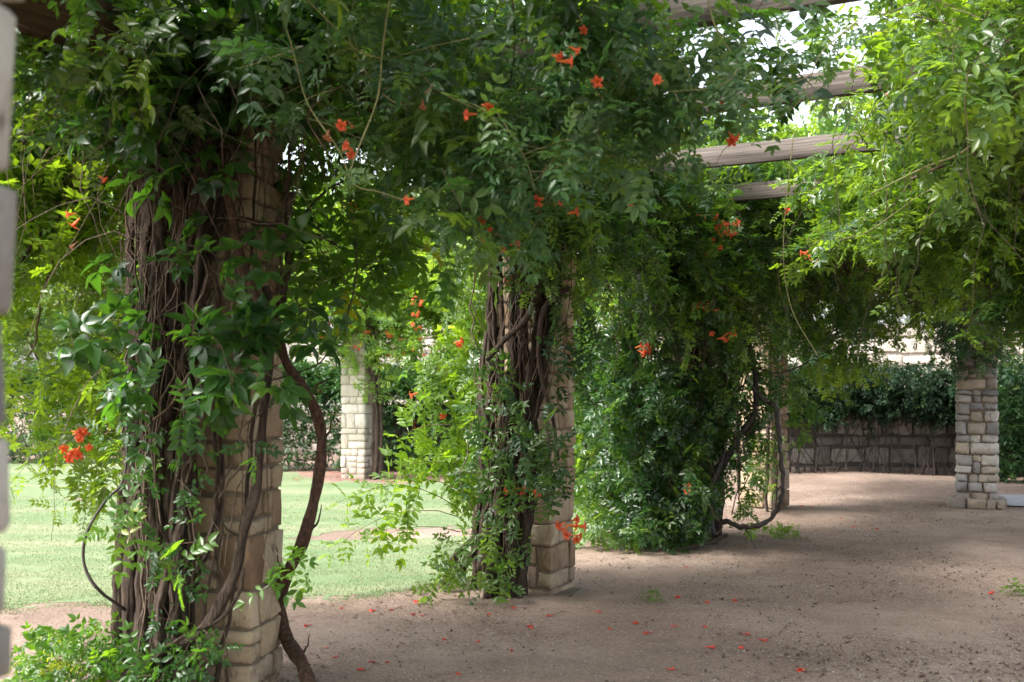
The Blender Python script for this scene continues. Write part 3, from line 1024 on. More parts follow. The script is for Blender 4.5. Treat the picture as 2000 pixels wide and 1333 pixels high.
def climb(f, base, top, depth, n, rr=(.003, .008), zt=3.2, wob=16, dd=(-.05, .05)):
    g = f.g
    for _ in range(n):
        t = g.random()
        b = base[0] + (base[1] - base[0]) * t; e = top[0] + (top[1] - top[0]) * min(1, max(0, t + g.normal(0, .3)))
        dp = depth + g.uniform(*dd); z0, z1 = sorted((g.uniform(-.05, zt * .7), g.uniform(zt * .4, zt)))
        if z1 - z0 < .5: z1 = min(zt, z0 + 1.2)
        pts = []
        w0 = 0
        for j in range(15):
            u = j / 14; w0 += g.normal(0, wob * .45)
            z = z0 + (z1 - z0) * u
            x = b + (e - b) * z / zt + w0
            pts.append(Vector(((x - 1000) / F * dp, dp + g.normal(0, .008), z)))
        r = g.uniform(*rr)
        f.tw.append(([tuple(p) for p in spline(pts, 30)], r, r * .6))

def bundle(root, base, top, n, rr, seed, mat, mid=None, dd=(0, 0), zt=3.3, depth=6.0, wob=25):
    """n old stems side by side; base/top are px ranges of the photograph at `depth`"""
    g = np.random.default_rng(seed)
    for i in range(n):
        t = (i + g.uniform(-.3, .3)) / max(1, n - 1)
        bx = base[0] + (base[1] - base[0]) * t; tx = top[0] + (top[1] - top[0]) * min(1, max(0, t + g.uniform(-.25, .25)))
        mx_ = None
        if mid: mx_ = mid[0] + (mid[1] - mid[0]) * min(1, max(0, t + g.uniform(-.12, .12)))
        dep0 = depth + g.uniform(*dd); dep1 = dep0 + g.uniform(-.08, .08)
        ctrl = []
        m = 7
        for j in range(m):
            u = j / (m - 1)
            x = bx + (tx - bx) * u if mx_ is None else (bx * (1 - u) ** 2 + 2 * mx_ * u * (1 - u) + tx * u * u)
            x += g.normal(0, wob * (.35 + .65 * u))
            dep = dep0 + (dep1 - dep0) * u + g.uniform(-.03, .03)
            ctrl.append(Vector(((x - 1000) / F * dep, dep, -.04 + (zt + .04) * u)))
        r = g.uniform(*rr)
        stem(root, ctrl, r * 1.2, r * .7, mat, 30, 12, .34, seed * 100 + i, wob=.006)

def vine(key, label, loc):
    return thing('trumpet_vine', label, 'vine', (loc[0], loc[1], 0), 0, VG)

# --- vine 1: on the near pillar
V1 = vine('v1', 'big vine with thick shaggy trunks climbing the nearest tan pillar', (-1.75, 5.9))
bundle(V1, (240, 352), (262, 460), 14, (.014, .042), 1, M_BARK, (270, 372), (-.42, -.30), 3.35, 6.0, 12)
bundle(V1, (236, 350), (255, 430), 9, (.028, .055), 2, M_BARK, (275, 370), (-.15, .25), 3.35, 6.0, 14)
bundle(V1, (372, 400), (430, 600), 3, (.008, .013), 3, M_BARK, (400, 520), (-.40, -.33), 3.35, 6.0, 20)
def curve_px(root, pts, r0, r1, mat, n=26, seed=0, ridge=.15, sides=9, wob=0.0, name='stem'):
    return stem(root, [W(*p) for p in pts], r0, r1, mat, n, sides, ridge, seed, name, wob)
# the heavy bare stem bowing out to the right of the pillar
curve_px(V1, [(430, 300, 5.6), (455, 430, 5.55), (480, 540, 5.55), (535, 640, 5.55), (562, 715, 5.6), (603, 775, 5.7), (627, 850, 5.75), (618, 950, 5.8), (592, 1060, 5.85), (556, 1130, 6.0), (543, 1190, 6.2),
              (562, 1250, 6.1), (592, 1300, 5.95), (603, 1340, 5.85), (606, 1370, 5.8)], .022, .036, M_BARK_RED, 60, 41, .14, 11)
curve_px(V1, [(520, 560, 5.6), (532, 640, 5.58), (520, 760, 5.56), (508, 880, 5.55), (500, 960, 5.53), (472, 1050, 5.5), (455, 1130, 5.48), (400, 1225, 5.5), (330, 1270, 5.55), (240, 1325, 5.6), (180, 1360, 5.65)], .018, .026, M_BARK, 44, 42, .2)
curve_px(V1, [(476, 1110, 5.42), (466, 1160, 5.4), (430, 1210, 5.4), (375, 1235, 5.42), (330, 1262, 5.45), (290, 1300, 5.5)], .010, .008, M_BARK, 26, 43)
curve_px(V1, [(250, 800, 5.7), (243, 930, 5.6), (205, 980, 5.55), (170, 1040, 5.5), (164, 1100, 5.5), (190, 1150, 5.5), (245, 1192, 5.6)], .006, .009, M_DARKSTEM, 30, 44, .05, 7)
curve_px(V1, [(410, 540, 5.55), (370, 650, 5.55), (350, 740, 5.55), (325, 820, 5.6)], .016, .02, M_BARK, 20, 45)
curve_px(V1, [(300, 820, 5.5), (335, 790, 5.4), (370, 730, 5.35), (420, 690, 5.35), (520, 640, 5.4)], .006, .004, M_TWIG, 20, 46, 0, 6)
curve_px(V1, [(240, 950, 5.8), (236, 1080, 5.8), (232, 1190, 5.8), (235, 1320, 5.8)], .03, .035, M_BARK, 20, 47)
curve_px(V1, [(330, 1060, 5.5), (325, 1130, 5.5), (310, 1190, 5.5), (312, 1260, 5.5), (300, 1340, 5.55)], .018, .026, M_BARK, 20, 48)
curve_px(V1, [(560, 345, 5.7), (566, 480, 5.7), (545, 600, 5.7), (500, 700, 5.7)], .012, .016, M_BARK, 24, 49, wob=.006)
curve_px(V1, [(420, 440, 5.6), (470, 430, 5.55), (540, 440, 5.6), (570, 380, 5.65)], .010, .016, M_BARK, 20, 50, wob=.006)
curve_px(V1, [(500, 140, 5.5), (545, 110, 5.45), (590, 70, 5.4)], .012, .008, M_BARK, 14, 51)
curve_px(V1, [(470, 760, 5.85), (600, 722, 5.9), (640, 690, 5.9), (680, 610, 5.9), (697, 520, 5.9), (690, 430, 5.9)], .005, .004, M_DARKSTEM, 24, 52, 0, 6)
curve_px(V1, [(560, 430, 6.0), (640, 470, 6.2), (720, 520, 6.4)], .006, .004, M_DARKSTEM, 14, 53, 0, 6)
curve_px(V1, [(570, 450, 6.0), (640, 370, 6.0), (720, 345, 6.1), (790, 340, 6.2)], .007, .004, M_DARKSTEM, 14, 54, 0, 6)

for i, (a_, b_, c_) in enumerate([((603, 775, 5.7), (622, 752, 5.66), (640, 742, 5.64)), ((626, 860, 5.75), (642, 846, 5.74), (648, 820, 5.72)), ((598, 1045, 5.85), (620, 1022, 5.83), (628, 985, 5.8)), ((585, 1285, 5.97), (600, 1262, 5.95), (604, 1240, 5.94)),
                                  ((560, 1125, 6.0), (545, 1100, 5.9), (540, 1070, 5.85))]):
    curve_px(V1, [a_, b_, c_], .008, .003, M_BARK_RED, 8, 600 + i, .1, 6, wob=.002)
for i, (a_, b_, c_) in enumerate([((325, 1130, 5.5), (345, 1110, 5.45), (352, 1080, 5.42)), ((330, 1060, 5.5), (312, 1030, 5.46), (305, 990, 5.44)), ((470, 1050, 5.5), (440, 1030, 5.46), (425, 1000, 5.44))]):
    curve_px(V1, [a_, b_, c_], .008, .003, M_BARK, 8, 620 + i, .1, 6, wob=.003)
f1 = Foliage(101)
f1.big, f1.few = 1.08, 1.0
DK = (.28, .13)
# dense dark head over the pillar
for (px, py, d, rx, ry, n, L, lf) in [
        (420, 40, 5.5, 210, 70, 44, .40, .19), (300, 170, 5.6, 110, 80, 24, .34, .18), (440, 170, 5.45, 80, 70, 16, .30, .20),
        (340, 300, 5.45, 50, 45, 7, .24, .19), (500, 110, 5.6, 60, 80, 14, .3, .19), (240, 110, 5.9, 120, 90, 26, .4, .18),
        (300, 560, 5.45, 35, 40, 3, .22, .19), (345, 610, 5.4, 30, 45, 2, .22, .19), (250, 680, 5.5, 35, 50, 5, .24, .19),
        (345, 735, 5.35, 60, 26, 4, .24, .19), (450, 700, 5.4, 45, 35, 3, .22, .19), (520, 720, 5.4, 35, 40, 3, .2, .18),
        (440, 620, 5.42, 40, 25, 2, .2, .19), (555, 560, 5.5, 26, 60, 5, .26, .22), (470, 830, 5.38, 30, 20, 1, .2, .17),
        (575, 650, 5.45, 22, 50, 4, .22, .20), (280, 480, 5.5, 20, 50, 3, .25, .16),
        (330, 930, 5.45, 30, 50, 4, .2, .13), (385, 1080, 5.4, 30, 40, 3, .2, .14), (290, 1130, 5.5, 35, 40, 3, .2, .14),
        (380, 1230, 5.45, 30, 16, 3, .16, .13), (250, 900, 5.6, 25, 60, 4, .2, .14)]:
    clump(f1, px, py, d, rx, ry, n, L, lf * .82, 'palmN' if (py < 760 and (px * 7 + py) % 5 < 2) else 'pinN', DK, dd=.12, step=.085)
clump(f1, 260, 1085, 5.4, 35, 14, 3, .26, .18, 'pinN', (.72, .08), dd=.1)
clump(f1, 520, 1075, 5.35, 26, 14, 2, .2, .15, 'pinN', (.6, .1), dd=.06)
clump(f1, 200, 1300, 5.75, 115, 45, 64, .2, .12, 'pinN', (.62, .12), dd=.25)
clump(f1, 150, 1335, 5.7, 90, 25, 30, .2, .12, 'pinN', (.75, .1), dd=.25)
clump(f1, 330, 1310, 5.5, 45, 24, 12, .2, .13, 'pinN', (.45, .12), dd=.15)
# big leaves hanging against the light, right of the pillar
for (px, py, rx, ry, n) in [(620, 400, 50, 60, 6), (700, 490, 70, 40, 9), (790, 500, 50, 40, 5), (640, 290, 60, 50, 8), (600, 540, 30, 40, 4), (820, 400, 40, 50, 5), (730, 590, 14, 10, 1)]:
    clump(f1, px, py, 6.3, rx, ry, n, .32, .23, 'pinN', (.62, .12), dd=.3, face=(0, 0, 0))
climb(f1, (235, 385), (265, 560), 5.55, 26, wob=30)
climb(f1, (235, 300), (250, 330), 5.75, 10)
clump(f1, 310, 790, 5.42, 60, 40, 4, .24, .17, 'pinN', DK, dd=.1)
clump(f1, 420, 560, 5.42, 50, 40, 3, .24, .17, 'pinN', DK, dd=.1)
climb(f1, (400, 500), (400, 560), 5.62, 7, (.003, .006))
tangle(f1, (-2.1, 5.9, 3.2), (-1.0, 5.7, 3.2), 150, .2, (-.3, .3), (.5, 1.6))
tangle(f1, (-1.9, 5.62, 2.9), (-1.25, 5.6, 2.9), 110, .12, (-1.2, .5), (.4, 1.3), .003)
clump(f1, 680, 310, 6.9, 60, 30, 9, .4, .2, 'pinN', (.5, .15), dd=.4)
clump(f1, 800, 340, 7.2, 70, 40, 12, .4, .2, 'pinN', (.55, .15), dd=.4)
f1.build(V1, M_BIG, 280, twig_mat=M_TWIG)
flowers(V1, [(690, 405, 6.8, 3), (700, 430, 6.8, 2), (720, 118, 5.4, 1, 'dry')], 1)

# --- vine 0: the curtain on the lawn side at left
V0 = vine('v0', 'sunlit yellow green vine curtain hanging left of the nearest pillar', (-2.6, 6.3))
f0 = Foliage(102)
hang(f0, (-3.9, 6.2, 3.3), (-1.9, 6.5, 3.35), 165, .35, (-.35, .15), (.5, 2.0), .18, 'pin', (.68, .13), (-.1, .2, 0), .22, zmin=1.3, limit=lambda p: p[2] > 1.9 + .35 * (-2.5 - p[0]) - (.9 if p[0] > -2.6 else .4))
hang(f0, (-2.6, 6.6, 2.6), (-2.0, 6.2, 2.6), 52, .2, (-1.2, .3), (.6, 1.3), .16, 'pin', (.72, .12), (-.3, 0, 0), .2, zmin=.75)
hang(f0, (-2.35, 6.6, 1.7), (-2.1, 6.2, 1.5), 26, .1, (-.5, .3), (.3, .7), .14, 'pin', (.62, .14), (-.2, 0, 0), .2, zmin=.35)
hang(f0, (-2.6, 4.2, 3.25), (-1.7, 5.6, 3.3), 38, .25, (-.15, .3), (.3, .75), .18, 'pinN', (.38, .12), (0, 0, 0), .2)
curve_px(V0, [(30, 520, 6.0), (120, 420, 6.1), (200, 300, 6.2), (250, 200, 6.2)], .008, .012, M_BARK, 20, 61, wob=.01)
curve_px(V0, [(60, 700, 6.3), (90, 560, 6.2), (140, 400, 6.2), (170, 200, 6.2)], .005, .008, M_TWIG, 20, 62, wob=.01)
tangle(f0, (-3.5, 6.0, 3.2), (-1.9, 6.2, 3.3), 130, .25, (-.3, .2), (.5, 1.7))
clump(f0, 170, 60, 4.9, 130, 50, 13, .35, .18, 'pinN', (.4, .15), dd=.3)
clump(f0, 110, 130, 5.2, 80, 50, 4, .35, .17, 'pinN', (.5, .15), dd=.3)
f0.build(V0, M_VINE, 60, twig_mat=M_TWIG)
flowers(V0, [(150, 415, 5.6, 2), (145, 852, 6.0, 4), (135, 888, 6.0, 5), (162, 858, 6.0, 2), (160, 465, 5.6, 1, 'dry'), (185, 330, 6.0, 1)], 2, .058)

# --- vine 2: on the middle pillar
V2 = vine('v2', 'vine with twisted trunks on the middle stone pillar', (.05, 8.75))
bundle(V2, (950, 1012), (985, 1120), 10, (.018, .040), 4, M_BARK, (1010, 1040), (-.42, -.30), 3.3, 8.9, 11)
bundle(V2, (925, 1000), (960, 1100), 7, (.02, .035), 5, M_BARK, (940, 1020), (-.15, .2), 3.3, 8.9, 12)
bundle(V2, (975, 1000), (975, 1110), 7, (.012, .024), 6, M_BARK, (970, 1060), (-.40, -.34), 3.3, 8.9, 12)
curve_px(V2, [(868, 1142, 8.7), (885, 1095, 8.7), (915, 1060, 8.6), (955, 1040, 8.5), (990, 1000, 8.5), (975, 960, 8.5), (965, 920, 8.5), (985, 890, 8.45), (1010, 850, 8.45)], .028, .016, M_BARK, 36, 71, .2)
curve_px(V2, [(890, 1135, 8.8), (925, 1080, 8.7), (960, 1020, 8.6), (960, 960, 8.55), (940, 900, 8.55), (950, 840, 8.55), (940, 760, 8.6), (950, 650, 8.6)], .026, .014, M_BARK, 36, 72, .2)
curve_px(V2, [(945, 1140, 8.6), (985, 1095, 8.5), (1000, 1050, 8.45), (975, 990, 8.45), (990, 930, 8.45), (1040, 890, 8.4)], .020, .010, M_BARK, 30, 73, .2)
curve_px(V2, [(950, 705, 8.4), (985, 665, 8.4), (1030, 620, 8.4), (1050, 560, 8.45)], .016, .022, M_BARK, 20, 74, .2)
curve_px(V2, [(1112, 560, 8.45), (1065, 600, 8.4), (1052, 680, 8.4), (1060, 750, 8.4), (1080, 820, 8.4), (1090, 900, 8.4)], .020, .010, M_BARK, 24, 75, .2)
f2 = Foliage(103)
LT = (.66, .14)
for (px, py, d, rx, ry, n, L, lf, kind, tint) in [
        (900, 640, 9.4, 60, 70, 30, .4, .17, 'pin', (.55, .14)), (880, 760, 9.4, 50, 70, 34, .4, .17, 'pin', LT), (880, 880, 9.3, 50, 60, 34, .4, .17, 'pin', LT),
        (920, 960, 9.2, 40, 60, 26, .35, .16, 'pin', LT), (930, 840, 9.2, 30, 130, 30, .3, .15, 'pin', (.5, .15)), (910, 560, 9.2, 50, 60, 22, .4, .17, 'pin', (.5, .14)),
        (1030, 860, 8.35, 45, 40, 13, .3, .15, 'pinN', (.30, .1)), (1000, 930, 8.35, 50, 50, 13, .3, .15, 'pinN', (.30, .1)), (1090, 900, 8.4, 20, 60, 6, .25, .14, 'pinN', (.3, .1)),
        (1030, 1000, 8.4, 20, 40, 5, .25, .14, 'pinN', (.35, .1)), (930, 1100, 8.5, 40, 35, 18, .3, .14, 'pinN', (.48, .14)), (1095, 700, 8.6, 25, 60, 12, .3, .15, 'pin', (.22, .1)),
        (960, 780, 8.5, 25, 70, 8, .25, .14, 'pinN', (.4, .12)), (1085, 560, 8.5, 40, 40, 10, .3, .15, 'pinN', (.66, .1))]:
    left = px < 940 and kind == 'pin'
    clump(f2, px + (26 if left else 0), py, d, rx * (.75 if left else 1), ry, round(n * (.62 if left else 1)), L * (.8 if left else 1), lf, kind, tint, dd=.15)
# arching sprays over the lawn at left
g = f2.g
for (s0, dv, L) in [((895, 1010), (-.9, -.2, .45), 1.15), ((890, 990), (-.8, -.4, .7), 1.1), ((900, 1040), (-.8, -.1, .35), .8), ((880, 830), (-1, -.2, .12), .5), ((890, 905), (-1, -.2, .2), .45),
                    ((900, 960), (-.9, .2, .5), .9)]:
    f2.strand(W(s0[0], s0[1], 9.0), dv, L, .19, 'pinN', .085, .10, .05, .08, (.68, .07), .25, r=.004)
# leafy head over the beam between the near and the middle pillar
a, b = (-1.3, 6.3, 3.4), (.9, 10.1, 3.4)
hang(f2, a, b, 210, .38, (-.1, .45), (.25, .62), .20, 'pin', (.30, .14), (.15, -.3, .1), .14)
hang(f2, (-.2, 8.0, 3.3), (1.0, 10.2, 3.3), 130, .3, (-.3, .2), (.6, 1.4), .17, 'pin', (.32, .14), (.1, -.25, 0), .18, zmin=1.9)
climb(f2, (955, 1015), (965, 1115), 8.46, 34, (.003, .008), wob=20)
tangle(f2, (-.3, 8.2, 3.2), (.7, 9.4, 3.2), 150, .3, (-.3, .2), (.6, 1.6))
f2.build(V2, M_VINE, 280, twig_mat=M_TWIG)
flowers(V2, [(1015, 958, 8.3, 4), (1035, 964, 8.3, 2), (1115, 1020, 8.35, 5), (1118, 1040, 8.35, 3), (806, 765, 9.2, 1), (893, 668, 9.2, 2), (1000, 545, 8.6, 1), (862, 803, 9.3, 1), (940, 830, 9.3, 1)], 3)

# --- vine 3: the dense leafy column
V3 = vine('v3', 'dense dark vine reaching down to the ground as a leafy column right of centre', (1.75, 11.6))
bundle(V3, (1340, 1400), (1330, 1450), 7, (.018, .035), 7, M_BARK, (1380, 1400), (-.35, .1), 3.3, 11.7, 10)
curve_px(V3, [(1395, 1065, 11.3), (1385, 1000, 11.3), (1400, 930, 11.3), (1440, 860, 11.3), (1475, 800, 11.3), (1470, 700, 11.4), (1440, 600, 11.5)], .045, .02, M_DARKSTEM, 30, 81, .15)
curve_px(V3, [(1350, 1060, 11.2), (1365, 990, 11.2), (1410, 900, 11.2), (1420, 800, 11.3), (1415, 700, 11.4)], .03, .02, M_DARKSTEM, 26, 82, .15)
curve_px(V3, [(1370, 1060, 11.1), (1372, 1010, 11.05), (1350, 960, 11.1), (1345, 900, 11.2)], .012, .01, M_BARK, 16, 83)
curve_px(V3, [(1455, 745, 11.2), (1490, 780, 11.15), (1514, 800, 11.1), (1522, 870, 11.0), (1528, 950, 11.0), (1520, 990, 11.0), (1495, 1020, 11.0), (1455, 1030, 11.0), (1412, 1020, 11.1), (1400, 1050, 11.2)], .019, .025, M_DARKSTEM, 50, 84, .08, 11, wob=.006)
curve_px(V3, [(1445, 780, 11.3), (1468, 720, 11.3), (1520, 730, 11.2), (1590, 700, 11.2), (1625, 650, 11.2), (1630, 600, 11.2)], .010, .006, M_DARKSTEM, 24, 85, .04, 6)
curve_px(V3, [(1420, 1045, 11.1), (1380, 1062, 11.0), (1335, 1072, 10.9), (1320, 1070, 10.85)], .022, .012, M_BARK, 16, 86)
curve_px(V3, [(1290, 1082, 11.0), (1250, 1084, 10.95), (1215, 1090, 10.9)], .012, .006, M_BARK, 14, 87)
for i, (a_, b_, c_) in enumerate([((1522, 870, 11.0), (1510, 850, 10.98), (1492, 842, 10.96)), ((1528, 950, 11.0), (1512, 962, 10.98), (1506, 985, 10.96)), ((1455, 1030, 11.0), (1468, 1050, 10.97), (1474, 1072, 10.95)), ((1440, 860, 11.3), (1470, 845, 11.25), (1505, 835, 11.2)),
                                  ((1410, 900, 11.2), (1440, 880, 11.15), (1462, 850, 11.1)), ((1385, 1000, 11.3), (1360, 960, 11.2), (1352, 930, 11.15)), ((1420, 800, 11.3), (1405, 770, 11.2), (1380, 760, 11.15))]):
    curve_px(V3, [a_, b_, c_], .009, .004, M_DARKSTEM, 8, 640 + i, .1, 6, wob=.006)
f3 = Foliage(104)
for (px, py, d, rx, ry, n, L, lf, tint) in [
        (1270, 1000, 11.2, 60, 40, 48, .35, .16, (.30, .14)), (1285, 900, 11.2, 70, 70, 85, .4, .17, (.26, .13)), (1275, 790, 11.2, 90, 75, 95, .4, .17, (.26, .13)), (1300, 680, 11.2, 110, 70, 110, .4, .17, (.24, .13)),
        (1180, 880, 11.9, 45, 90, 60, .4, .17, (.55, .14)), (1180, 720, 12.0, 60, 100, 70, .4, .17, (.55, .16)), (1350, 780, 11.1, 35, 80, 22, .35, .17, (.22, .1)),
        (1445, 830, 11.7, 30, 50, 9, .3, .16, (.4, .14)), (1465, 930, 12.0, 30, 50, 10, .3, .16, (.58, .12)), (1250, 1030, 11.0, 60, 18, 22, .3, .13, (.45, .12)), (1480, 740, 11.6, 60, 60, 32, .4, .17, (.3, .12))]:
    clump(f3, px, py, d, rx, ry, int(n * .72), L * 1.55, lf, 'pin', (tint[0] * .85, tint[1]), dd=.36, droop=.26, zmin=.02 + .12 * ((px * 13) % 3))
a, b = (.9, 10.2, 3.4), (2.5, 13.0, 3.4)
hang(f3, a, b, 330, .45, (-.3, .5), (.5, 1.5), .17, 'pin', (.28, .14), (.2, -.3, .05), .17, zmin=1.5)
hang(f3, (1.2, 10.4, 3.0), (2.4, 12.2, 3.0), 150, .35, (-.4, .2), (.6, 1.3), .16, 'pin', (.30, .14), (.2, -.3, 0), .2, zmin=1.7)
tangle(f3, (.9, 10.2, 3.1), (2.3, 12.2, 3.0), 240, .35, (-.6, .2), (.5, 1.5))
climb(f3, (1230, 1440), (1230, 1450), 11.1, 60, (.003, .009), wob=20, dd=(-.25, .2))
clump(f3, 1200, 960, 11.4, 40, 60, 14, .7, .16, 'pin', (.5, .14), dd=.3, droop=.12)
clump(f3, 1190, 1030, 11.2, 30, 25, 9, .3, .14, 'pin', (.5, .14), dd=.2, droop=.1)
f3.build(V3, M_VINE, 0, twig_mat=M_TWIG)
flowers(V3, [(1345, 330, 9.9, 2), (1325, 405, 10, 3), (1335, 412, 10, 2), (1380, 418, 10, 4), (1405, 438, 10, 3), (1428, 445, 10, 5), (1425, 458, 10, 3), (1398, 483, 10, 3), (1365, 607, 10.3, 5), (1380, 600, 10.3, 2), (1402, 655, 10.3, 3), (1415, 662, 10.3, 2),
             (1245, 678, 10.6, 4), (1262, 680, 10.6, 2), (1348, 950, 10.7, 3), (1205, 780, 11.4, 2), (1300, 395, 10, 1), (1540, 415, 10, 1)], 4)

# --- vine 4: on the pillar behind the loop
V4 = vine('v4', 'shaded vine roofing the far end of the pergola above the pillar behind the loop', (3.2, 14.6))
bundle(V4, (1500, 1512), (1500, 1525), 2, (.012, .02), 8, M_BARK, None, (-.40, -.36), 3.3, 14.8, 3)
bundle(V4, (1440, 1450), (1440, 1500), 3, (.014, .02), 9, M_BARK, None, (-.1, .2), 3.3, 14.8, 5)
f4 = Foliage(105)
hang(f4, (2.6, 13.2, 3.4), (3.9, 17.0, 3.4), 220, .5, (-.2, .5), (.5, 1.3), .18, 'pin', (.24, .13), (.2, -.3, 0), .17, zmin=1.9)
hang(f4, (3.4, 14.4, 3.3), (6.3, 15.3, 3.3), 110, .35, (.1, .5), (.3, .6), .18, 'pin', (.34, .15), (0, -.3, 0), .17, zmin=2.0)
hang(f4, (3.6, 12.0, 3.6), (6.0, 12.8, 3.6), 60, .9, (-.1, .3), (.3, .9), .18, 'pin', (.34, .15), (0, -.1, 0), .16, zmin=2.4)
hang(f4, (3.0, 16.2, 3.5), (7.0, 16.0, 3.5), 160, 1.0, (-.1, .4), (.3, .8), .22, 'pin', (.4, .15), (0, 0, 0), .1, zmin=2.6)
hang(f4, (4.2, 17.6, 3.4), (8.0, 17.2, 3.4), 260, .7, (-.3, .5), (.5, 1.5), .18, 'pin', (.55, .16), (0, -.2, 0), .2, zmin=2.0)
clump(f4, 1600, 610, 14.3, 60, 70, 50, .5, .18, 'pin', (.2, .1), dd=.4)
clump(f4, 1570, 690, 15.2, 60, 50, 40, .5, .17, 'pin', (.45, .16), dd=.4)
clump(f4, 1660, 660, 16.0, 70, 50, 60, .5, .17, 'pin', (.6, .14), dd=.4)
clump(f4, 1480, 860, 14.3, 25, 80, 14, .3, .15, 'pin', (.4, .14), dd=.1)
tangle(f4, (3.0, 13.6, 3.1), (5.6, 15.0, 3.0), 120, .4, (-.4, .1), (.4, 1.4), .004)
f4.build(V4, M_VINE, 0, twig_mat=M_TWIG)
flowers(V4, [(1583, 500, 9.5, 2), (1578, 508, 9.5, 1)], 5, .085)

# --- vine 5: over the right-hand grey pillar
V5 = vine('v5', 'small leaved grey green vine crowning the grey pillar at far right', (6.4, 15.6))
stem(V5, [(6.68, 15.75, -.02), (6.66, 15.72, 1.2), (6.62, 15.6, 2.4), (6.5, 15.4, 3.3)], .022, .012, M_BARK, 18, 8, .2, 91)
f5 = Foliage(106)
hang(f5, (5.3, 15.4, 3.25), (8.4, 15.3, 3.25), 210, .35, (-.3, .4), (.5, 1.15), .13, 'pin', (.36, .16), (0, -.3, 0), .2, zmin=2.1)
clump(f5, 1900, 650, 15.1, 75, 40, 90, .4, .12, 'pin', (.34, .16), dd=.35)
clump(f5, 1840, 690, 15.3, 14, 60, 12, .4, .12, 'pin', (.3, .12), dd=.1)
f5.build(V5, M_HEDGE, 0, twig_mat=M_TWIG)

# --- right-hand mass hanging from the outer beam
VR = vine('vr', 'bright green vine mass hanging into view along the right side', (4.6, 8.6))
stem(VR, [outer[2] + Vector((.1, -.1, -3.15)), outer[2] + Vector((-.05, .05, -1.6)), outer[2] + Vector((.05, -.05, .2))], .05, .035, M_BARK, 18, 9, .2, 92)
stem(VR, [outer[2] + Vector((0, 0, .3)), W(1990, 260, 7.6), W(1900, 300, 7.0), W(1780, 350, 6.8)], .02, .008, M_TWIG, 22, 8, .1, 93)
stem(VR, [W(2080, 100, 6.0), W(1990, 180, 6.0), W(1890, 290, 6.2), W(1800, 330, 6.4), W(1700, 380, 6.6)], .010, .004, M_TWIG_PALE, 22, 6, .1, 94)
fr = Foliage(107)
lim = lambda p: p[2] > 2.72 - (p[0] - 2.3) * .33 - .25 * math.sin(p[1] * 3)
hang(fr, (3.0, 8.4, 3.3), (4.4, 9.4, 3.2), 145, .45, (-.4, .6), (.5, 1.5), .19, 'pin', (.56, .16), (-.3, -.2, .1), .15, limit=lim)
hang(fr, (3.1, 9.6, 3.5), (5.2, 11.0, 3.4), 150, .6, (-.3, .5), (.5, 1.3), .19, 'pin', (.52, .16), (-.3, -.1, .1), .15, limit=lim)
hang(fr, (2.9, 6.2, 3.6), (3.6, 8.2, 3.6), 130, .4, (-.1, .5), (.4, 1.3), .19, 'pinN', (.48, .16), (-.3, 0, .1), .15, limit=lim)
hang(fr, (3.9, 8.4, 2.8), (4.9, 9.0, 2.7), 90, .3, (-.5, .3), (.4, 1.0), .19, 'pin', (.42, .15), (-.2, 0, 0), .18, zmin=1.95)
clump(fr, 1930, 60, 5.4, 90, 60, 20, .45, .18, 'pinN', (.5, .15), dd=.4)
clump(fr, 1790, 40, 5.4, 70, 30, 5, .4, .17, 'pinN', (.45, .15), dd=.3)
clump(fr, 1910, 190, 6.0, 80, 50, 12, .4, .17, 'pinN', (.55, .15), dd=.4)
hang(fr, (2.5, 4.9, 3.75), (3.4, 6.6, 3.75), 28, .3, (-.1, .2), (.4, 1.2), .18, 'pinN', (.5, .15), (-.2, 0, .1), .15)
tangle(fr, (2.4, 6.4, 3.6), (4.2, 9.0, 3.3), 130, .4, (-.3, .3), (.6, 1.9))
tangle(fr, (2.1, 5.2, 3.55), (2.9, 6.6, 3.5), 46, .35, (-.3, .2), (.5, 1.5), .0035)
fr.build(VR, M_VINE, 200, twig_mat=M_TWIG)
flowers(VR, [(1735, 185, 7.0, 2, 'dry'), (1775, 235, 7.2, 1), (1762, 248, 7.2, 1)], 6)

# --- roof vine spread over the rafters, with an opening
VC = vine('vc', 'vine spread over the rafters overhead with pale hanging shoots and orange blooms', (1.0, 6.2))
fc = Foliage(108)
g = fc.g
def hole(x, y):
    return .62 + max(0, y - 6.2) * .22 < x < 2.8 + max(0, y - 7) * .15 and 4.1 < y < 10.4
n = 0
while n < 600:
    y = g.uniform(2.2, 15.0); 
    t = (y - 2.7) / 15.5
    x0 = -3.5 + (y - 2.7) * .52
    x = x0 + g.uniform(-.5, 4.6)
    if hole(x, y) and g.random() < .97:
        continue
    if x > .55 * y + 1.5 or x < -.55 * y - 1.5 or (y < 6.3 and x < x0 + .35):
        continue
    kind = 'pinN' if y < 7.5 else 'pin'
    fc.strand((x, y, g.uniform(3.55, 3.85)), (g.normal(0, 1), g.normal(0, 1), g.normal(0, .2)), g.uniform(.4, 1.0), .24 if y < 7.5 else .21, kind, .10, .05, .15, 2.9, (.36, .15), 0)
    n += 1
for _ in range(210):
    y = g.uniform(-4.5, 3.2); x = g.uniform(-4.5, 4.8)
    if y > 1.6 and abs(x) < .5 * y + 1.2:
        continue
    fc.strand((x, y, g.uniform(3.5, 3.8)), (g.normal(0, 1), g.normal(0, 1), g.normal(0, .15)), g.uniform(.5, 1.0), .26, 'pin', .11, .05, .15, 3.1, (.36, .15), 0)
for _ in range(340):
    y = g.uniform(10.6, 17.5); x = -3.5 + (y - 2.7) * .52 + g.uniform(-.3, 5.2)
    fc.strand((x, y, g.uniform(3.75, 4.1)), (g.normal(0, 1), g.normal(0, 1), g.normal(0, .15)), g.uniform(.5, 1.0), .26, 'pin', .11, .03, .15, 3.4, (.36, .15), 0)
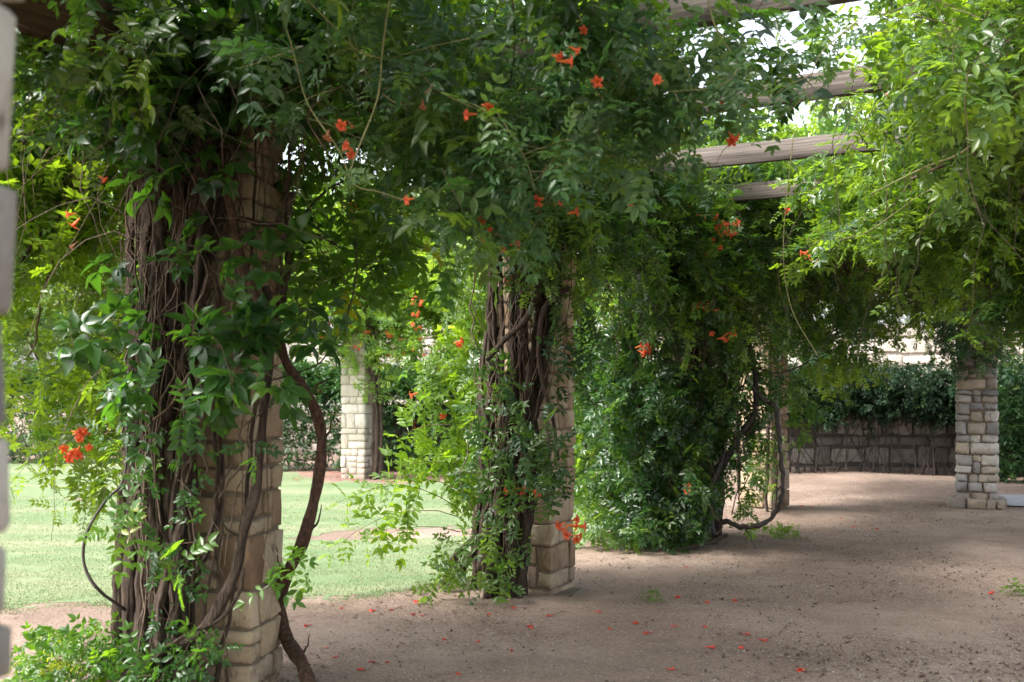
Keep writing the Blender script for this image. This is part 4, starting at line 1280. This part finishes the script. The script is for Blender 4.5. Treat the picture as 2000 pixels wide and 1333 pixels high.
# hanging sprays in front
PALE = (.36, .10)
fs = Foliage(118)
fs.big, fs.few = 1.1, .9
def spray(pts, leaf=.15, tint=PALE, r=(.006, .003), mat=M_TWIG_PALE, every=2, start=.25, seed=0, kind='pinN', sub=3):
    P = spline([W(*p) for p in pts], 26)
    stem(VC, [W(*p) for p in pts], r[0] * .62, r[1] * .62, mat, 26, 6, .05, seed + 700, 'shoot')
    gg = fs.g
    for i in range(int(26 * start), 26, every):
        d = (P[min(25, i + 1)] - P[i - 1]).normalized()
        side = d.cross(Vector((gg.normal(), gg.normal() - 1, gg.normal() + .5))).normalized()
        for s in (1, -1):
            ld = side * s + d * .5 + Vector((gg.normal(0, .2), gg.normal(0, .2), -.2))
            fs.leaf(kind, P[i], ld, (gg.normal(0, .4), gg.normal(-.6, .3), .8), leaf * gg.uniform(.75, 1.2), min(1, max(0, gg.normal(*tint))))
    for k in range(sub):
        i = int(gg.integers(int(26 * start), 26))
        fs.strand(P[i], (gg.normal(0, .8), gg.normal(-.3, .4), gg.normal(-.1, .5)), gg.uniform(.15, .4), leaf, kind, .065, .05, .15, .5, tint, .2, face=(0, -.6, 0))
spray([(765, -30, 4.6), (748, 90, 4.6), (738, 190, 4.55), (700, 290, 4.5), (680, 345, 4.5)], .12, every=30, start=.9, r=(.007, .005), seed=1, sub=0)
spray([(530, -40, 4.7), (570, 90, 4.7), (600, 200, 4.6), (660, 290, 4.5), (692, 360, 4.5), (740, 375, 4.5), (800, 395, 4.5)], .10, (.5, .1), r=(.005, .003), seed=2, start=.6, every=9, sub=1)
spray([(640, 300, 4.8), (602, 230, 4.8), (640, 185, 4.8), (700, 150, 4.8), (760, 100, 4.8)], .12, seed=3, mat=M_TWIG, every=5, sub=2)
spray([(560, -40, 4.8), (640, 40, 4.75), (700, 100, 4.7), (800, 130, 4.6), (860, 180, 4.6), (935, 215, 4.6)], .13, (.5, .1), seed=4, every=5, sub=4)
spray([(640, -40, 4.8), (680, 70, 4.75), (720, 150, 4.7), (770, 200, 4.6), (820, 200, 4.6), (850, 180, 4.6)], .12, seed=5, every=8, sub=1)
spray([(960, 205, 4.7), (1000, 265, 4.6), (1030, 320, 4.6), (1045, 375, 4.6)], .14, seed=6, sub=6, every=3)
spray([(1155, -20, 4.9), (1150, 60, 4.8), (1130, 130, 4.8), (1100, 170, 4.8), (1060, 180, 4.8)], .14, seed=7, mat=M_BARK, every=6, start=.6, sub=4)
spray([(1030, 60, 4.9), (1110, 110, 4.8), (1190, 150, 4.8), (1240, 200, 4.8)], .15, seed=8, sub=9)
spray([(1180, 120, 5.0), (1260, 140, 4.9), (1330, 190, 4.9), (1370, 230, 4.9)], .15, seed=9, sub=9)
spray([(900, 300, 5.0), (915, 360, 4.9), (920, 410, 4.9), (925, 440, 4.9)], .14, seed=10, sub=7)
spray([(980, 300, 5.0), (1030, 350, 4.9), (1060, 380, 4.9), (1110, 400, 4.9)], .14, seed=11, sub=7)
spray([(1380, -10, 4.6), (1400, 60, 4.6), (1440, 130, 4.6), (1400, 170, 4.6), (1300, 180, 4.7)], .14, (.45, .1), seed=12, sub=5, every=4)
spray([(1700, 20, 5.0), (1640, 70, 5.0), (1600, 110, 5.0), (1560, 200, 5.0), (1480, 250, 5.1), (1430, 262, 5.1)], .13, (.6, .1), seed=13, sub=4, every=4)
spray([(1300, 200, 5.0), (1290, 250, 5.0), (1280, 290, 5.0), (1270, 320, 5.0)], .15, (.74, .05), seed=14, sub=2, every=5)
spray([(1640, 470, 6.8), (1700, 450, 6.8), (1800, 380, 6.8), (1900, 330, 6.6)], .14, (.6, .1), seed=15, sub=5, every=4)
spray([(1575, 480, 6.9), (1590, 452, 6.9), (1625, 470, 6.9), (1660, 440, 6.9), (1740, 390, 6.9)], .1, seed=16, every=8, start=.5, sub=1, r=(.004, .003))
spray([(1550, 260, 6.6), (1530, 470, 6.6), (1545, 600, 6.6), (1600, 700, 6.6)], .1, seed=17, every=30, start=.95, sub=0, r=(.004, .003))
spray([(1000, -20, 4.9), (1005, 90, 4.9), (990, 180, 4.9), (950, 245, 4.9)], .14, (.3, .1), mat=M_BARK, seed=18, every=6, sub=3)
for i, (px, py, rx, ry, nn_) in enumerate([(760, 60, 130, 60, 20), (1060, 90, 150, 80, 26), (1250, 130, 120, 80, 22), (900, 130, 90, 60, 12), (980, 330, 90, 60, 16), (1120, 250, 90, 60, 16),
                                          (1360, 50, 100, 50, 16), (860, 300, 90, 60, 14), (1560, 40, 80, 30, 5), (640, 120, 70, 70, 16), (1320, 200, 50, 50, 8), (1440, 70, 50, 40, 5), (860, 480, 40, 40, 6)]):
    clump(fs if i in (1, 5, 9) else fc, px, py, 4.95 if i % 2 else 5.3, rx, ry, int(nn_ * (.45 if i in (1, 5, 9) else .6)), .4, .19, 'pinN', (.32, .16), dd=.4)
tangle(fc, (-.6, 5.0, 3.7), (2.6, 5.6, 3.7), 26, .4, (-.2, .2), (.4, 1.1), .0025)
fc.build(VC, M_VINE, 120, twig_mat=M_TWIG)
fs.build(VC, M_SPRAY, 180, foliage_name='shoot_foliage', twig_mat=M_TWIG_PALE, twig_name='shoot_twigs')
flowers(VC, [(1090, 108, 4.35, 2), (1105, 128, 4.35, 1), (1275, 158, 4.4, 1), (1192, 140, 4.4, 1), (940, 207, 4.55, 2), (680, 236, 4.5, 1), (658, 245, 4.5, 3, 'dry'), (705, 296, 4.6, 2), (850, 178, 4.55, 2, 'dry'), (925, 443, 4.85, 1), (945, 446, 4.85, 1), (978, 476, 4.85, 3),
             (1085, 415, 4.85, 2), (1045, 393, 4.85, 1), (1425, 262, 5.0, 2), (1440, 175, 5.0, 1, 'dry'), (808, 393, 4.5, 1), (1405, 205, 5, 1), (1120, 70, 4.6, 1), (1240, 395, 5, 1)], 7, .05)

# --- vine over the far pale pillar
VL = vine('vl', 'flowering vine over the pale pillar across the lawn', (-2.5, 20.2))
for k, (dx, rr) in enumerate([(.30, .05), (.38, .04), (.24, .03)]):
    stem(VL, [(-2.7 + dx, 20.0, -.02), (-2.7 + dx + .03, 19.95, 1.2), (-2.7 + dx - .08, 19.95, 2.4), (-2.6, 20.0, 3.2)], rr, rr * .7, M_BARK, 18, 8, .25, 300 + k, wob=.012)
fl = Foliage(109)
hang(fl, (-5.0, 19.4, 3.2), (1.8, 21.5, 3.2), 420, .45, (-.5, .6), (.4, .9), .20, 'pin', (.50, .18), (0, -.3, 0), .16, zmin=2.15)
clump(fl, 720, 640, 19.9, 75, 50, 80, .45, .18, 'pin', (.45, .18), dd=.4)
clump(fl, 730, 720, 19.8, 20, 40, 14, .3, .16, 'pin', (.5, .18), dd=.2)
clump(fl, 650, 610, 20, 60, 40, 50, .45, .18, 'pin', (.5, .18), dd=.4)
clump(fl, 860, 640, 20.5, 60, 70, 60, .5, .2, 'pin', (.66, .14), dd=.5)
fl.build(VL, M_TREE, 0, twig_mat=M_TWIG)
gq = np.random.default_rng(12)
flowers(VL, [(gq.uniform(570, 840), gq.uniform(580, 700), 19.6, int(gq.integers(1, 4))) for _ in range(26)], 8, .08)

# ------------------------------------------------------------------ hedges
def hedge(label, x0, x1, y0, y1, h, n, seed, tint, mat, fl_n=0, under=True):
    root = thing('hedge', label, 'hedge', ((x0 + x1) / 2, (y0 + y1) / 2, 0), 0, 'hedges round the garden')
    f = Foliage(seed)
    def sam(g):
        t = g.random()
        x = x0 + (x1 - x0) * t; yb = y0 + (y1 - y0) * t
        a = g.uniform(-.3, math.pi * .62)
        hh = h * (1 + .10 * noise.noise(Vector((x * .8, seed, 0))) + .05 * noise.noise(Vector((x * 3, seed, 0))))
        r = 1 - .25 * g.random() ** 2
        dpt = .75 * (1 + .3 * noise.noise(Vector((x * 1.1, seed, a * 2))))
        if a < .2:
            z = g.uniform(.05, hh * .75); return (x, yb - dpt * r, z), (0, -1, .1)
        z = hh * .72 + math.sin(a) * hh * .28 * r
        return (x, yb - math.cos(a) * dpt * r, z), (g.normal(0, .2), -math.cos(a), math.sin(a))
    f.cloud(n, sam, .26, 'sprig', tint)
    # woody stems inside
    g = f.g
    for k in range(int((x1 - x0) * 7)):
        x = g.uniform(x0, x1)
        f.strand((x, y0 - .1 + g.uniform(-.3, .2), .02), (g.normal(0, .4), g.normal(0, .2), 1), h * .8, .0, None, .12, -.06, .12, -1, (.3, .1), r=.012)
    f.build(root, mat, 0, twig_mat=M_TWIG)
    flowers(root, [(1000 + F * (xx := g.uniform(x0, x1)) / (y0 - .8), g.uniform(750, 850), y0 - .8, int(g.integers(1, 3))) for _ in range(fl_n)], seed + 1, .10)
    return root
hedge('long flowering hedge beyond the lawn at the left side', -15.5, -6.3, 25.2, 25.0, 1.85, 5200, 401, (.50, .2), M_HEDGE, 40)
hedge('tall loose bank of bright shrubs rising behind the long flowering hedge', -17.5, -6.0, 28.2, 27.8, 3.3, 5200, 409, (.75, .2), M_HEDGE, 0)
hedge('dark green hedge behind the pale pillar', -6.2, .9, 22.9, 22.6, 1.85, 5200, 402, (.30, .18), M_HEDGE, 30)
hedge('hedge seen between the middle pillar and the leafy column', 1.0, 4.6, 23.2, 23.0, 1.9, 2400, 403, (.35, .18), M_HEDGE, 4)
# creeper spilling over the low dark wall
cr = thing('wall_creeper', 'dark creeper spilling over the top of the low rubble wall', 'creeper', (7.5, 20.5, 0))
f = Foliage(404)
def sam_w(g):
    x = g.uniform(4.0, 11.6); y = 20.65 + g.normal(0, .34)
    lo = 1.12 + .5 * noise.noise(Vector((x * 1.5, 2, 0)))
    z = g.uniform(lo, 1.95 + .1 * noise.noise(Vector((x * 2, 0, 0))))
    return (x, min(y, 21.0) if z < 1.45 else y, z), (0, -1, .2)
f.cloud(8000, sam_w, .18, 'sprig', (.25, .25))
g = f.g
for k in range(130):
    x = g.uniform(4.2, 11.4)
    f.strand((x, 20.5 + g.uniform(-.15, .08), .06), (g.normal(0, .5), 0, 1), g.uniform(.9, 1.6), .0, None, .12, -.05, .10, -1, (.3, .1), r=g.uniform(.006, .018))
for k in range(70):
    x = g.uniform(4.2, 11.4)
    f.strand((x, 20.55, 1.4), (g.normal(0, .4), -.3, -.2), g.uniform(.3, .8), .18, 'pin', .09, .15, .14, .2, (.25, .12), .1)
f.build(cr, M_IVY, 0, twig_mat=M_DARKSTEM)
hr = thing('shrub', 'leafy creeper covered bank right of the grey pillar', 'shrub', (9.5, 19.0, 0))
f = Foliage(405)
def sam_r(g):
    x = g.uniform(8.1, 12.0); z = g.uniform(.05, 2.1); y = 19.4 + .3 * noise.noise(Vector((x * 1.4, z * 1.4, 0))) + g.normal(0, .12)
    return (x, y, z), (0, -1, .3)
f.cloud(2400, sam_r, .24, 'sprig', (.33, .2))
f.build(hr, M_HEDGE, 0)

# ------------------------------------------------------------------ trees beyond the wall
def tree(label, x, y, h, rad, n, seed, tint, leaf=.42):
    root = thing('tree', label, 'tree', (x, y, 0), 0, 'trees beyond the garden wall')
    g = np.random.default_rng(seed)
    top = Vector((x + g.normal(0, .3), y, h * .75))
    stem(root, [(x, y, -.1), (x + g.normal(0, .15), y, h * .25), (x + g.normal(0, .3), y, h * .5), top], h * .03, h * .01, M_BARK, 14, 10, .15, seed, 'trunk')
    lobes = []
    for k in range(11):
        a = g.uniform(0, 2 * math.pi); e = g.uniform(-.35, 1)
        c = Vector((x + math.cos(a) * rad * .62 * g.uniform(.4, 1), y + math.sin(a) * rad * .62 * g.uniform(.4, 1), h * .62 + e * h * .27))
        lobes.append((c, rad * g.uniform(.35, .55)))
        if k < 7:
            stem(root, [(x, y, h * .3 + k * .15), (Vector((x, y, h * .45)) + c) / 2, c], h * .010, h * .004, M_BARK, 10, 6, .1, seed + k, 'limb')
    f = Foliage(seed + 1)
    def sam(gg):
        c, r = lobes[int(gg.integers(0, len(lobes)))]
        v = Vector(gg.normal(0, 1, 3)).normalized()
        rr = r * (gg.random() ** .35)
        return c + Vector((v.x * rr, v.y * rr, v.z * rr * .8)), (v.x, v.y, v.z)
    f.cloud(n, sam, leaf, 'sprig', tint)
    f.build(root, M_TREE, 0, foliage_name='crown')
    return root
tree('broad bright tree seen through the curtain of leaves at far left', -14.5, 35, 8.0, 4.2, 3000, 501, (.6, .2))
tree('rounded green tree left of the nearest pillar', -9.3, 33, 7.6, 4.0, 3000, 502, (.5, .2))
tree('bright tree behind the flowering beam across the lawn', -4.2, 36, 8.0, 3.9, 3200, 503, (.66, .2))
tree('green tree above the wall left of the middle pillar', .6, 33, 7.6, 3.8, 3000, 504, (.6, .2))
tree('tree behind the leafy column, above the wall', 4.8, 32, 8.4, 3.8, 3000, 505, (.5, .2))
tree('tall bright tree seen below the lit rafters', 9.4, 31, 10.2, 4.2, 3600, 506, (.66, .2))
tree('tree at the far right behind the hanging vine mass', 14.5, 31, 10.0, 4.2, 3200, 507, (.6, .2))
tree('dark tree at the far left end of the wall', -20, 33, 8.0, 4.0, 2000, 508, (.3, .2))

# ------------------------------------------------------------------ weeds, litter, fallen flowers
def weed(label, px, py, r, n, leaf, tint, seed, cat='weed'):
    d = F * CAM_H / (py - 760)
    c = W(px, py, d)
    root = thing('weed', label, cat, (c.x, c.y, 0))
    f = Foliage(seed); f.big = 1.0
    g = f.g
    for _ in range(n):
        a = g.uniform(0, 2 * math.pi)
        x, y = c.x + math.cos(a) * r * g.random(), c.y + math.sin(a) * r * g.random()
        f.strand((x, y, gz(x, y)), (math.cos(a) * .6, math.sin(a) * .6, 1), g.uniform(.04, .14), leaf, 'pinN', .035, .05, .1, -1, tint, 0, r=.002)
    f.build(root, M_VINE, 0, twig_mat=M_TWIG_PALE)
weed('small green weed just left of the dirt mound under the leafy column', 1215, 1068, .12, 9, .09, (.5, .1), 601)
weed('round grey green tuft in front of the leafy column roots', 1332, 1084, .07, 12, .05, (.35, .1), 602)
weed('bright seedling beside the dark curved stem', 1515, 1052, .22, 14, .10, (.62, .1), 603)
weed('low sprout on the ground right of the middle pillar', 1260, 1180, .10, 7, .06, (.4, .1), 604)
weed('weed at the foot of the middle pillar trunks', 1040, 1165, .08, 6, .06, (.45, .1), 605)
weed('little weeds under the trunks of the middle pillar, lawn side', 860, 1165, .16, 12, .06, (.5, .1), 606)
weed('sprig poking in at the right edge low over the gravel', 1990, 1160, .05, 4, .10, (.6, .1), 607)

def bits(name, n, size, mat, seed, sampler, curl=.3, solid=False, flat=.6):
    g = np.random.default_rng(seed)
    V, T = [], []
    if solid:
        base = np.array([(1, 0, 0), (-.9, .1, 0), (0, .8, 0), (.1, -.8, 0), (0, 0, flat), (0, 0, -flat)])
        tri = np.array([(0, 2, 4), (2, 1, 4), (1, 3, 4), (3, 0, 4), (2, 0, 5), (1, 2, 5), (3, 1, 5), (0, 3, 5)])
    else:
        base = np.array([(-1, 0, curl), (0, .45, 0), (1, 0, curl * .8), (0, -.45, .05)])
        tri = np.array([(0, 3, 1), (1, 3, 2)])
    for i in range(n):
        x, y = sampler(g)
        a = g.uniform(0, 2 * math.pi); s = g.uniform(*size)
        b = base * s
        b = b * g.uniform(.6, 1.2, 3)
        q = np.stack([b[:, 0] * math.cos(a) - b[:, 1] * math.sin(a), b[:, 0] * math.sin(a) + b[:, 1] * math.cos(a), b[:, 2]], 1)
        V.append(q + np.array([x, y, gz(x, y) + (.004 if not solid else s * .15)]))
        T.append(tri + i * len(base))
    return tag(link(name, mesh_np(name, np.concatenate(V), np.concatenate(T), smooth=False), mat), kind='stuff')
def samp_path(g):
    while True:
        y = 3.6 + g.random() ** 1.6 * 15
        x = g.uniform(-.47 * y - .2, .47 * y + .2)
        cl = .5 + 1.3 * noise.noise(Vector((x * .7, y * .7, 21))) + .5 * noise.noise(Vector((x * 3, y * 3, 22)))
        if y < lawn_edge(x) - .1 and g.random() < (.25 + .75 * min(1, max(0, (x / y + .3) / .5))) * max(.08, cl):
            return x, y
bits('leaf_litter', 5200, (.008, .028), M_LITTER, 71, samp_path, .5)
bits('leaf_litter', 1800, (.008, .022), M_LITTER2, 72, samp_path, .4)
bits('gravel', 9000, (.004, .011), M_PEBBLE, 73, samp_path, solid=True)
bits('gravel', 5000, (.004, .009), M_LITTER, 74, samp_path, solid=True)
def samp_mulch(g):
    return g.uniform(-5.4, 2), g.uniform(19.6, 22.6)
bits('petal_litter', 260, (.02, .05), M_FALLEN, 75, samp_mulch, .3)

fk = Foliage(930)
for _ in range(90):
    x, y = samp_path(fk.g)
    fk.strand((x, y, gz(x, y) + .006), (fk.g.normal(), fk.g.normal(), 0), fk.g.uniform(.05, .22), 0, None, .03, 0, .12, -1, r=fk.g.uniform(.0012, .003))
for pts, _a, _b in fk.tw:
    for p in pts:
        p[2] = gz(p[0], p[1]) + .005
Vt, Tt, off = [], [], 0
for pts, r0, r1 in fk.tw:
    V, T = tube_arrays(pts, np.linspace(r0, r1, len(pts)), 4); Vt.append(V); Tt.append(T + off); off += len(V)
tag(link('twig_litter', mesh_np('twig_litter', np.concatenate(Vt), np.concatenate(Tt)), M_TWIG), kind='stuff')

fallen_mesh = []
for s in range(4):
    g = np.random.default_rng(900 + s)
    me = flower_mesh(40 + s, M_FALLEN)
    co = np.zeros(len(me.vertices) * 3, np.float32); me.vertices.foreach_get('co', co); co = co.reshape(-1, 3)
    co[:, 2] *= .45; co += g.normal(0, .04, co.shape)
    me.vertices.foreach_set('co', co.ravel()); me.update()
    fallen_mesh.append(me)
FALL = [(735, 1195), (768, 1195), (802, 1202), (822, 1206), (1082, 1208), (960, 1175 + 30), (1195, 1228), (1260, 1240), (1275, 1236), (1240, 1222), (870, 1248), (1003, 1270), (630, 1270), (735, 1297), (750, 1296), (712, 1315), (1390, 1265), (1378, 1262),
        (1450, 1240), (1325, 1222), (1320, 1168), (1375, 1180), (1040, 1230), (930, 1255), (820, 1180), (665, 1190), (660, 1285), (1530, 1085), (1660, 1030), (1690, 1032), (1800, 1020), (1560, 996), (1580, 997), (1345, 1110), (1480, 1250), (1455, 1268), (1710, 1035), (1930, 1160),
        (1370, 1225), (880, 1155), (1000, 1195), (1160, 1200), (1640, 1015), (1770, 1012), (900, 1318), (1440, 1180), (610, 1222), (1300, 1310), (1560, 1310)]
g = np.random.default_rng(77)
for i, (px, py) in enumerate(FALL):
    d = F * CAM_H / (py - 760)
    p = W(px, py, d)
    s = g.uniform(.022, .046)
    o = bpy.data.objects.new('fallen_blossom', fallen_mesh[i % 4]); COL.objects.link(o)
    o.location = (p.x, p.y, gz(p.x, p.y) + s * .2); o.rotation_euler = (g.uniform(-.2, .2), g.uniform(-.3, .3), g.uniform(0, 6.28)); o.scale = (s, s * 1.3, s)
    if py < 1100: lb, gr = 'tiny fallen red blossom far back on the gravel, beyond the leafy column', 'fallen blossoms on the far gravel'
    elif px < 900: lb, gr = 'fallen red orange blossom on the sandy ground between the two nearest pillars', 'fallen blossoms between the nearest pillars'
    elif px < 1300: lb, gr = 'fallen red orange blossom on the gravel in front of the middle pillar', 'fallen blossoms in front of the middle pillar'
    else: lb, gr = 'fallen red orange blossom on the open gravel at right, clear of any pillar', 'fallen blossoms on the open gravel'
    tag(o, lb, 'blossom', gr)
